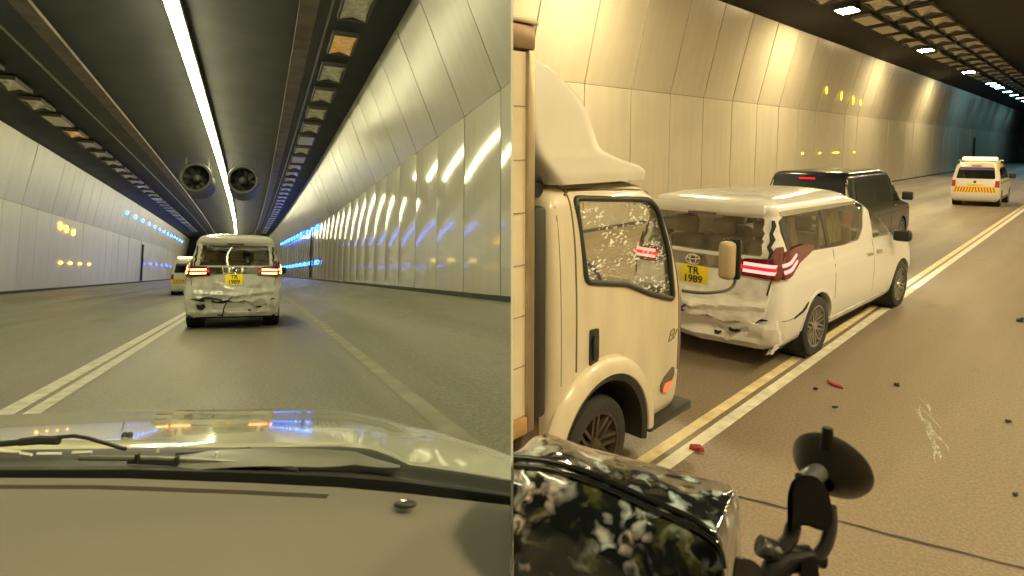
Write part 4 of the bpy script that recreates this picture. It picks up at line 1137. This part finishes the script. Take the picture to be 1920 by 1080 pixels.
    wheel(root, -.13, .665, .335, .21, 1, 8, mat('shaded_brown_rim', (.045, .030, .018), .8, metal=.0, noise_amt=.5, nscale=12))  # rim colour darkened for the shade inside the wheel well
    # bumper corner / step
    b = nb(); box(b, (-.30, 1.20, .27), (.035, 1.80, .335), .015); part('step', b, M_black, root, 40)
    # interior
    b = nb(); box(b, (-1.9, 1.25, 1.02), (-.10, 1.62, 1.26), .06); part('dashboard', b, M_black, root, 50)
    b = nb()
    W = Matrix.Translation((-.55, 1.10, 1.33)) @ Matrix.Rotation(math.radians(-62), 4, 'X')
    tube(b, [W @ Vector((.21 * math.cos(2 * math.pi * k / 28), .21 * math.sin(2 * math.pi * k / 28), 0)) for k in range(29)], .016, 8, False)
    for a in (0, 120, 240): tube(b, [W @ Vector((0, 0, -.02)), W @ Vector((.2 * math.cos(math.radians(a + 90)), .2 * math.sin(math.radians(a + 90)), 0))], .014, 6)
    part('steering_wheel', b, M_black, root, 50)
    b = nb(); box(b, (-.85, .30, .85), (-.30, .75, 1.05), .05); box(b, (-.85, .28, 1.0), (-.30, .42, 1.50), .05); part('seat', b, M_black, root, 50)
    # snorkel / dark gap behind the cab
    b = nb(); box(b, (-.40, .035, .72), (-.03, .15, 1.96), .03); part('air_intake', b, M_black, root, 40)
    b = nb(); box(b, (-1.6, .0, .42), (-.10, .22, .70), .02); box(b, (-1.4, -2.2, .42), (-.5, .6, .62), .02); part('chassis', b, mat('rusty_chassis', (.10, .07, .04), .8, noise_amt=.5, nscale=9), root, 40)
    # roof fairing
    fk = [(2.070, .27, 1.33, .955, .05, .15), (2.12, .22, 1.32, .965, .05, .15), (2.165, .17, 1.25, .965, .05, .16), (2.20, .13, 1.09, .965, .05, .18), (2.235, .10, .95, .965, .05, .18), (2.29, .07, .81, .96, .05, .18),
          (2.40, .03, .735, .955, .05, .16), (2.53, .005, .65, .95, .05, .15), (2.62, .0, .55, .94, .05, .13), (2.69, .0, .43, .93, .05, .11), (2.75, .0, .29, .92, .04, .09), (2.79, .0, .15, .90, .02, .05), (2.81, .0, .05, .87, .01, .02)]
    b = shell(fk, n=4, ns=20, bow=0, fbow=.06)
    for v in b.verts: v.co = C @ v.co
    part('roof_fairing', b, M_fair, root, 40)
    b = nb(); tube(b, [(-.09, .30, 2.072), (-.07, .8, 2.075), (-.09, 1.10, 2.078), (-.22, 1.24, 2.075)], .012, 6); part('fairing_seal', b, M_seam, root, 40)
    b = nb(); box(b, (-.75, .02, 2.10), (-.12, .05, 2.13)); box(b, (-.75, .06, 2.0), (-.14, .24, 2.09), .01); part('fairing_bracket', b, M_dark, root, 0)
    # cargo box: side boards, corner post, top rail, bottom rail
    box_ = nb(); box(box_, (-2.02, -3.0, .80), (-.012, -.055, 2.79)); cb = part('cargo_box', box_, M_truckbox, root, 0)
    b = nb(); box(b, (-.06, -.058, .70), (.012, -.003, 2.80), .01); part('corner_post', b, M_alu, cb, 40)
    b = nb(); box(b, (-2.04, -3.0, 2.80), (.014, .0, 2.93), .02); part('top_rail', b, mat('rail_brown', (.22, .15, .09), .35, metal=.5, noise_amt=.2), cb, 40)
    b = nb(); box(b, (-2.03, -3.0, 2.931), (.022, .012, 2.96), .008); part('top_cap', b, M_alu, cb, 40)
    b = nb(); box(b, (-2.03, -3.0, .70), (.014, -.06, .798), .01); part('bottom_rail', b, mat('rail_orange', (.42, .26, .10), .5, noise_amt=.3), cb, 40)
    for k in range(1, 7):
        b = nb(); box(b, (-.0118, -3, .80 + k * .284), (-.008, -.06, .806 + k * .284)); part('board_joint', b, mat('board_gap', (.30, .23, .14), .7), cb, 0)
    # door mirror on its arm, out ahead of the cab
    b = nb(); tube(b, crom([(-.02, 1.71, 1.205), (.03, 1.95, 1.155), (.05, 2.28, 1.12), (.055, 2.42, 1.14), (.05, 2.475, 1.22), (.05, 2.48, 1.40)], 6), .013, 8)
    o = part('mirror_arm', b, M_black, root, 60)
    b = nb(); box(b, (-.06, 2.34, 1.19), (.07, 2.455, 1.51), .04)
    o2 = part('door_mirror', b, mat('mirror_tan', (.42, .34, .22), .5, noise_amt=.15), root, 50)
    b = nb(); box(b, (-.07, 2.45, 1.18), (.085, 2.51, 1.52), .02); part('mirror_glass', b, M_glass_black, o2, 50)
    return root
lorry()

# ------------------------------------------------------------------ road litter in the right view
def shard(loc, sx, sy, sz, m, label, rz):
    b = nb()
    n = 7
    top = [b.verts.new((sx * math.cos(2 * math.pi * k / n) * random.uniform(.6, 1), sy * math.sin(2 * math.pi * k / n) * random.uniform(.6, 1), sz * random.uniform(.4, 1))) for k in range(n)]
    bot = [b.verts.new((v.co.x * 1.05, v.co.y * 1.05, 0)) for v in top]
    b.faces.new(top); b.faces.new(bot[::-1])
    for k in range(n): b.faces.new((top[(k + 1) % n], top[k], bot[k], bot[(k + 1) % n]))
    bmesh.ops.recalc_face_normals(b, faces=b.faces[:])
    solo('debris_shard', b, m, FR @ T(loc[0], loc[1], .006, rz), 'R', label, 'debris', smooth=0)
shard((-2.11, 4.19), .06, .035, .045, M_debris_r, 'bright red lamp shard lying on the double white line', .3)
shard((-1.77, 6.30), .11, .028, .02, M_debris_r, 'dull red sliver lying on the road in front of the suction mount', -.5)
shard((-1.33, 6.69), .03, .025, .03, M_debris_k, 'small black shard to the right of the dull red sliver', .2)
shard((-1.865, 6.06), .028, .022, .02, M_debris_k, 'small black shard to the left of the dull red sliver', 1.)
shard((-.72, 10.34), .06, .045, .06, M_debris_k, 'dark shard at the right edge of the right view', .6)
shard((-1.60, 5.75), .035, .018, .012, M_debris_k, 'brown fleck just below the dull red sliver', .9)
shard((-.47, 6.45), .03, .02, .02, M_debris_k, 'dark fleck on the road right of the white scrape marks', .4)
shard((-.30, 5.1), .022, .016, .02, M_debris_k, 'dark fleck low at the right edge of the right view', 1.4)

# ------------------------------------------------------------------ foreground of the left view: the car the picture is taken from
def P3(u, v, y): return Vector(((u - 960) / 1160 * y, y, (392.5 - v) / 1160 * y))
def lerp(tab, u):
    for (a, *A), (b, *B) in zip(tab, tab[1:]):
        if u <= b: t = (u - a) / (b - a); t = max(0, t); return [p + (q - p) * t for p, q in zip(A, B)]
    return list(tab[-1][1:])
car = thing('camera_car', 'cream car bonnet, black wipers and beige dashboard across the bottom of the left view', 'car', Matrix.Translation((-.5, 1.0, -1.25)), 'L')
CI = Matrix.Translation((-.5, 1.0, -1.25)).inverted()
def cpart(name, bm, m, parent=None, smooth=40):
    for v in bm.verts: v.co = CI @ v.co
    return part(name, bm, m, parent or car, smooth)
# dashboard
bt = [(-200, 893), (5, 896), (240, 897), (480, 906), (640, 914), (760, 925), (960, 948)]
tmod = [(1.0, 0, 0), (.985, .006, 0), (.965, .013, 0), (.945, .017, 0), (.934, .019, 0), (.9335, .019, 1), (.9185, .020, 1), (.918, .020, 0), (.90, .021, 0), (.87, .022, 0), (.82, .020, 0), (.76, .014, 0), (.70, .006, 0), (.62, -.012, 0), (.52, -.05, 0)]
b = nb(); Pm = []
us = [-260 + 20 * k for k in range(45)] + [630, 640, 645, 650] + [660 + 20 * k for k in range(19)]
for y_, dz, sl in tmod:
    row = []
    for u in us:
        v0 = lerp(bt, u)[0]
        base = P3(u, v0, 1.0)
        x = base.x
        z = base.z + dz + .012 * math.sin((x + .5) * 2.2) * (1 - y_)
        if sl and u < 640: z -= .022
        row.append(Vector((x, y_, z)))
    Pm.append(row)
gridmesh(b, Pm); bmesh.ops.recalc_face_normals(b, faces=b.faces[:])
dash = cpart('dashboard', b, M_dash)
b = nb(); gridmesh(b, [[Vector((P3(u, lerp(bt, u)[0], 1.0).x, yy, P3(u, lerp(bt, u)[0], 1.0).z + .0005 if False else P3(u, lerp(bt, u)[0], 1.0).z - .0025)) for u in us if u < 640] for yy in (.9325, .9195)])
for v in b.verts: v.co.z += .0015 + .0
slot = cpart('vent_slot', b, M_slot, dash)
# small light sensor on the dashboard
b = nb(); bmesh.ops.create_icosphere(b, subdivisions=3, radius=1.0)
cs = P3(760, 944, .897) + Vector((0, 0, -.001))
for v in b.verts: v.co = cs + Vector((v.co.x * .017, v.co.y * .010, v.co.z * .006))
sn = cpart('light_sensor', b, M_black, dash)
b = nb(); bmesh.ops.create_icosphere(b, subdivisions=2, radius=1.0)
for v in b.verts: v.co = cs + Vector((v.co.x * .005 - .003, v.co.y * .005, v.co.z * .004 + .004))
cpart('sensor_eye', b, M_chrome, sn)
# black seal at the foot of the windscreen
st = [(-200, 878, 896), (5, 881, 898), (240, 880, 899), (480, 887, 908), (640, 894, 917), (760, 904, 928), (960, 931, 952)]
b = nb(); Pm = []
for u in range(-240, 1000, 20):
    a, c = lerp(st, u)
    Pm.append([P3(u, c + 3, .997), P3(u, c, 1.0), P3(u, (a + c) / 2, 1.012) + Vector((0, 0, .002)), P3(u, a, 1.03), P3(u, a + 4, 1.06) ])
gridmesh(b, Pm); cpart('windscreen_seal', b, M_seal)
# cowl (grey plastic under the wipers)
ct = [(-200, 842, 886), (5, 843, 888), (240, 840, 888), (330, 838, 890), (480, 838, 896), (640, 836, 902), (700, 842, 906), (740, 858, 910), (765, 871, 912), (860, 885, 925), (960, 903, 940)]
b = nb(); Pm = []
for u in range(-240, 1000, 12):
    a, c = lerp(ct, u)
    ro = []
    for k in range(9):
        t = k / 8
        v = c + (a - c) * t
        ro.append(P3(u, v, 1.035 + .14 * t) + Vector((0, 0, .006 * math.sin(t * 9.5))))
    ro.append(P3(u, a + 6, 1.20))
    Pm.append(ro)
gridmesh(b, Pm); cpart('cowl', b, M_cowl)
# bonnet
ht = [(-200, 1.88, 786, 812), (5, 1.93, 779, 832), (240, 1.96, 769, 834), (330, 1.97, 767, 838), (480, 1.97, 766, 840), (560, 1.96, 765, 840), (600, 1.94, 765.5, 840), (660, 1.88, 771, 838), (720, 1.80, 783, 848), (765, 1.74, 796, 873), (820, 1.66, 806, 880), (900, 1.56, 834, 893), (960, 1.48, 858, 903)]
b = nb(); Pm = []
for u in range(-240, 1000, 12):
    yf, vf, vr = lerp(ht, u)
    f = P3(u, vf, yf); r = P3(u, vr, 1.19)
    ro = [r + Vector((0, -.02, -.014)), r + Vector((0, -.006, -.001))]
    for k in range(15):
        t = k / 14
        q = r.lerp(f, t); q.z += .012 * math.sin(math.pi * t) + .006 * math.exp(-((t - .8) / .1) ** 2)
        ro.append(q)
    ro += [f + Vector((0, .05, -.022)), f + Vector((0, .09, -.07)), f + Vector((0, .10, -.30))]
    Pm.append(ro)
gridmesh(b, Pm); bmesh.ops.recalc_face_normals(b, faces=b.faces[:])
hood = cpart('bonnet', b, M_hood, smooth=60)
# bright rear lip of the bonnet on the right
b = nb(); tube(b, [P3(763, 872, 1.17), P3(820, 879, 1.165), P3(900, 891, 1.16), P3(975, 903, 1.155)], .0035, 8); cpart('bonnet_edge', b, mat('edge_cream', (.80, .78, .62), .3), hood)
# washer nozzles
b = nb()
for du in (-5, 4):
    c0 = P3(239 + du, 817, 1.28)
    q = bmesh.ops.create_icosphere(b, subdivisions=2, radius=1.0)
    for v in q['verts']: v.co = c0 + Vector((v.co.x * .0065, v.co.y * .008, v.co.z * .008))
cpart('washer_nozzle', b, M_black, hood)
# wipers: arm and blade
b = nb()
tube(b, [P3(-60, 833, 1.10), P3(5, 832, 1.10), P3(40, 829, 1.10)], .0055, 8)
tube(b, [P3(38, 829, 1.10), P3(75, 825, 1.10), P3(110, 826, 1.10)], [.007, .008, .008], 8)
tube(b, [P3(70, 824, 1.10), P3(138, 817, 1.10), P3(165, 821, 1.10), P3(205, 833, 1.10), P3(235, 842, 1.09)], .0036, 8)
wp = cpart('wiper_arm', b, M_black)
b = nb(); tube(b, [P3(150, 858, 1.075), P3(300, 860, 1.07), P3(400, 865, 1.065), P3(490, 871, 1.06), P3(560, 878, 1.055)], .005, 8)
bl = cpart('wiper_blade', b, mat('blade_grey', (.16, .16, .14), .3, metal=.3), None)
for u, v in ((258, 857), (332, 862), (484, 870)):
    b = nb(); box(b, tuple(P3(u, v, 1.062) - Vector((.004, .004, .009))), tuple(P3(u, v, 1.062) + Vector((.003, .004, .006))), .002)
    cpart('blade_clip', b, M_black, bl)
M_trim = mat('bright_trim', (.8, .8, .72), .2)
for (u0, u1, v0, v1) in ((-10, 38, 845, 848), (40, 60, 850, 853), (70, 115, 851, 851), (136, 172, 849, 848)):
    b = nb(); tube(b, [P3(u0, v0, 1.085), P3(u1, v1, 1.085)], .0030, 6); cpart('cowl_trim', b, M_trim, None)
for (u, v) in ((407, 853), (297, 843)):
    b = nb(); tube(b, [P3(u, v - 5, 1.06), P3(u - 2, v + 5, 1.06)], .0026, 6); cpart('cowl_stud', b, M_trim, None)
b = nb(); tube(b, [P3(240, 866, 1.07), P3(420, 872, 1.065), P3(560, 884, 1.06)], .0035, 6); tube(b, [P3(330, 852, 1.09), P3(420, 846, 1.10), P3(470, 842, 1.11)], .004, 6); cpart('cowl_hose', b, M_black)
# dark dome under the right of the cowl, wiper spindle cover
b = nb(); Pm = []
for u in range(330, 760, 12):
    t = (u - 330) / 430
    top = 850 - 10 * math.sin(math.pi * min(1, t * 1.15)) + (25 * max(0, (t - .78) / .22))
    kk = 1 - max(0, (t - .6) / .4) ** 1.5 * .96
    Pm.append([P3(u, top + 34 * kk, 1.05), P3(u, top + 12 * kk, 1.07), P3(u, top, 1.095), P3(u, top + 2, 1.12)])

gridmesh(b, Pm); cpart('cowl_cover', b, mat('cowl_cover_grey', (.13, .135, .11), .4), None)

# ------------------------------------------------------------------ foreground of the right view: floral case and suction mount
def floral():
    m = bpy.data.materials.new('floral_vinyl'); m.use_nodes = True
    nt = m.node_tree; L = nt.links; b = nt.nodes['Principled BSDF']
    tc = nt.nodes.new('ShaderNodeTexCoord')
    n0 = nt.nodes.new('ShaderNodeTexNoise'); n0.inputs['Scale'].default_value = 14; n0.inputs['Detail'].default_value = 3
    L.new(tc.outputs['Object'], n0.inputs['Vector'])
    add = nt.nodes.new('ShaderNodeMix'); add.data_type = 'RGBA'; add.blend_type = 'LINEAR_LIGHT'; add.inputs[0].default_value = .05
    L.new(tc.outputs['Object'], add.inputs[6]); L.new(n0.outputs['Color'], add.inputs[7])
    def vor(scale, feat='F1'):
        v = nt.nodes.new('ShaderNodeTexVoronoi'); v.feature = feat; v.inputs['Scale'].default_value = scale
        L.new(add.outputs[2], v.inputs['Vector']); return v
    def ramp(s, p0, c0, p1, c1):
        r = nt.nodes.new('ShaderNodeValToRGB'); r.color_ramp.elements[0].position = p0; r.color_ramp.elements[0].color = c0
        r.color_ramp.elements[1].position = p1; r.color_ramp.elements[1].color = c1; L.new(s, r.inputs[0]); return r.outputs[0]
    def noi(scale, det, src):
        n = nt.nodes.new('ShaderNodeTexNoise'); n.inputs['Scale'].default_value = scale; n.inputs['Detail'].default_value = det; L.new(src, n.inputs['Vector']); return n.outputs['Fac']
    W, K = (1, 1, 1, 1), (0, 0, 0, 1)
    def mul(a, c):
        x = nt.nodes.new('ShaderNodeMath'); x.operation = 'MULTIPLY'; L.new(a, x.inputs[0]); L.new(c, x.inputs[1]); return x.outputs[0]
    def mixc(f, a, c):
        x = nt.nodes.new('ShaderNodeMix'); x.data_type = 'RGBA'; L.new(f, x.inputs[0])
        for s, q in ((6, a), (7, c)):
            if isinstance(q, tuple): x.inputs[s].default_value = q
            else: L.new(q, x.inputs[s])
        return x.outputs[2]
    big = vor(15)
    inside = ramp(big.outputs['Distance'], .42, W, .72, K)
    pv = vor(44); pet = ramp(pv.outputs['Distance'], .30, W, .62, K)
    sel = ramp(noi(24, 3, add.outputs[2]), .44, K, .52, W)
    fl = mul(mul(inside, pet), sel)
    leaf = ramp(noi(34, 2, add.outputs[2]), .55, K, .66, W)
    petcol = mixc(ramp(noi(15, 2, tc.outputs['Object']), .4, K, .6, W), (.36, .47, .52, 1), (.46, .42, .38, 1))
    c = mixc(leaf, (.006, .007, .009, 1), (.040, .044, .014, 1))
    c = mixc(fl, c, petcol)
    L.new(c, b.inputs['Base Color'])
    b.inputs['Roughness'].default_value = .12; b.inputs['Coat Weight'].default_value = .8; b.inputs['Coat Roughness'].default_value = .05
    n2 = nt.nodes.new('ShaderNodeTexNoise'); n2.inputs['Scale'].default_value = 22; n2.inputs['Detail'].default_value = 1
    L.new(tc.outputs['Object'], n2.inputs['Vector'])
    bp = nt.nodes.new('ShaderNodeBump'); bp.inputs['Strength'].default_value = .35; bp.inputs['Distance'].default_value = .02
    L.new(n2.outputs['Fac'], bp.inputs['Height']); L.new(bp.outputs[0], b.inputs['Normal']); L.new(bp.outputs[0], b.inputs['Coat Normal'])
    return m
M_floral = floral()
BO = Vector((.13, .78, -.62)); BI = Matrix.Translation(BO).inverted()
bag = thing('floral_case', 'glossy black case with pale flower print, bottom left of the right view', 'case', Matrix.Translation(BO), 'R')
# stations from left to right: (back edge u,v,y) (front piping u,v,y)
stn = [((900, 905, .92), (880, 850, .80)), ((960, 862, .92), (950, 860, .79)), ((1015, 815, .91), (1030, 868, .78)), ((1100, 838, .89), (1110, 893, .765)), ((1200, 864, .865), (1210, 937, .745)), ((1300, 892, .84), (1290, 972, .725)),
       ((1360, 908, .82), (1325, 994, .715)), ((1383, 925, .805), (1345, 1016, .708)), ((1386, 975, .80), (1352, 1050, .70))]
bk = crom([tuple(s[0]) for s in stn], 5); fk = crom([tuple(s[1]) for s in stn], 5)
b = nb(); Pm = []
n = len(bk)
for i, (a, c) in enumerate(zip(bk, fk)):
    A = P3(*a); C_ = P3(*c)
    row = [A + Vector((0, .03, -.30)), A + Vector((0, .03, -.08)), A + Vector((0, .022, -.02)), A + Vector((0, .010, -.003)), A]
    for k in range(1, 6):
        t = k / 6; q = A.lerp(C_, t); q.z += .007 * math.sin(math.pi * t); row.append(q)
    row += [C_, C_ + Vector((0, -.012, -.006)), C_ + Vector((0, -.035, -.035)), C_ + Vector((0, -.05, -.08)), C_ + Vector((0, -.055, -.14)), C_ + Vector((0, -.04, -.30))]
    Pm.append(row)
# right end closes towards the bottom
last = Pm[-1]; cen = sum(last, Vector()) / len(last)
Pm.append([q + Vector((.003, .0, -.05)) for q in last]); Pm.append([q + Vector((.0, .0, -.25)) for q in last])
gridmesh(b, Pm); bmesh.ops.recalc_face_normals(b, faces=b.faces[:])
for v in b.verts: v.co = BI @ v.co
cs_ = part('case_cover', b, M_floral, bag, 60)
for off, rr in ((0, .0042), (-.012, .0032)):
    b = nb(); tube(b, [P3(*c) + Vector((0, off, .002 + off * .4)) for c in fk], rr, 8)
    for v in b.verts: v.co = BI @ v.co
    part('piping', b, mat('black_piping', (.01, .01, .01), .12, coat=.6), bag, 60)

MO = P3(1500, 1070, .60); MI = Matrix.Translation(MO).inverted()
mount = thing('suction_mount', 'black phone mount with round suction cup at the bottom of the right view', 'phone mount', Matrix.Translation(MO), 'R')
M_mblack = mat('mount_black', (.004, .004, .004), .5, noise_amt=.2, spec=.2)
def mpart(name, bm, m=None, parent=None):
    for v in bm.verts: v.co = MI @ v.co
    return part(name, bm, m or M_mblack, parent or mount, 45)
cup_c = P3(1553, 884, .62)
# orient cup: axis tilted towards up-right and away
ax = Vector((.66, .62, .40)).normalized()
Q = ax.to_track_quat('Z', 'Y').to_matrix().to_4x4()
b = nb(); lathe(b, [(0, -.012), (.011, -.016), (.018, -.012), (.028, -.004), (.036, .004), (.0385, .010), (.0375, .012), (.031, .006), (0, .002)], Matrix.Translation(cup_c) @ Q, 40)
cup = mpart('suction_cup', b, mat('cup_black', (.010, .008, .006), .4, spec=.3))
b = nb(); tube(b, [P3(1548, 842, .61), P3(1551, 818, .61), P3(1552, 802, .61)], [.0058, .0058, .0050], 10); mpart('release_tab', b, None, cup)
b = nb(); tube(b, [P3(1508, 906, .60), P3(1525, 892, .605), P3(1540, 884, .612)], [.011, .010, .009], 12); mpart('neck', b, mat('neck_grey', (.05, .055, .06), .3))
# lever body
lev = rpoly([(1476, 1010), (1476, 930), (1484, 900), (1506, 890), (1530, 892), (1552, 915), (1562, 960), (1561, 985), (1543, 997), (1512, 985), (1496, 987)], 14, 3)
b = nb(); prism(b, lev, lambda u, v, w: P3(u, v, w), .585, .615)
bmesh.ops.bevel(b, geom=[e for e in b.edges if abs(e.verts[0].co.y - e.verts[1].co.y) < .004], offset=.004, segments=2, affect='EDGES')
mpart('lever_body', b)
b = nb(); tube(b, crom([P3(1556, 950, .60), P3(1557, 985, .60), P3(1549, 1020, .60), P3(1530, 1048, .60), P3(1508, 1085, .60)], 5), .0066, 10); tube(b, crom([P3(1488, 985, .60), P3(1481, 1010, .60), P3(1466, 1026, .60), P3(1452, 1040, .60)], 5), [.0075] * 16, 10)
mpart('fork_arm', b, mat('fork_grey', (.022, .023, .024), .3))
b = nb(); tube(b, [P3(1455, 1028, .60), P3(1500, 1038, .60), P3(1545, 1052, .60)], .007, 10); tube(b, [P3(1440, 1100, .59), P3(1452, 1070, .595), P3(1475, 1050, .60), P3(1520, 1046, .60)], .012, 10)
mpart('hinge_bar', b)
b = nb(); tube(b, [P3(1424, 1022, .60), P3(1442, 1030, .60), P3(1458, 1036, .60)], [.0098, .0105, .0095], 14); mpart('knob', b, mat('knob_dark', (.015, .016, .02), .3, bump=.3, bscale=200))
b = nb(); prism(b, rpoly([(1500, 1100), (1505, 1046), (1530, 1044), (1540, 1100)], 8, 3), lambda u, v, w: P3(u, v, w), .585, .61); mpart('clamp_back', b)
b = nb(); prism(b, rpoly([(1370, 1100), (1378, 1042), (1412, 1050), (1430, 1066), (1428, 1100)], 8, 3), lambda u, v, w: P3(u, v, w), .57, .60)
bmesh.ops.bevel(b, geom=b.edges[:], offset=.002, segments=2, affect='EDGES')
mpart('clamp_jaw', b, mat('jaw_gloss', (.012, .013, .015), .12, coat=.5))
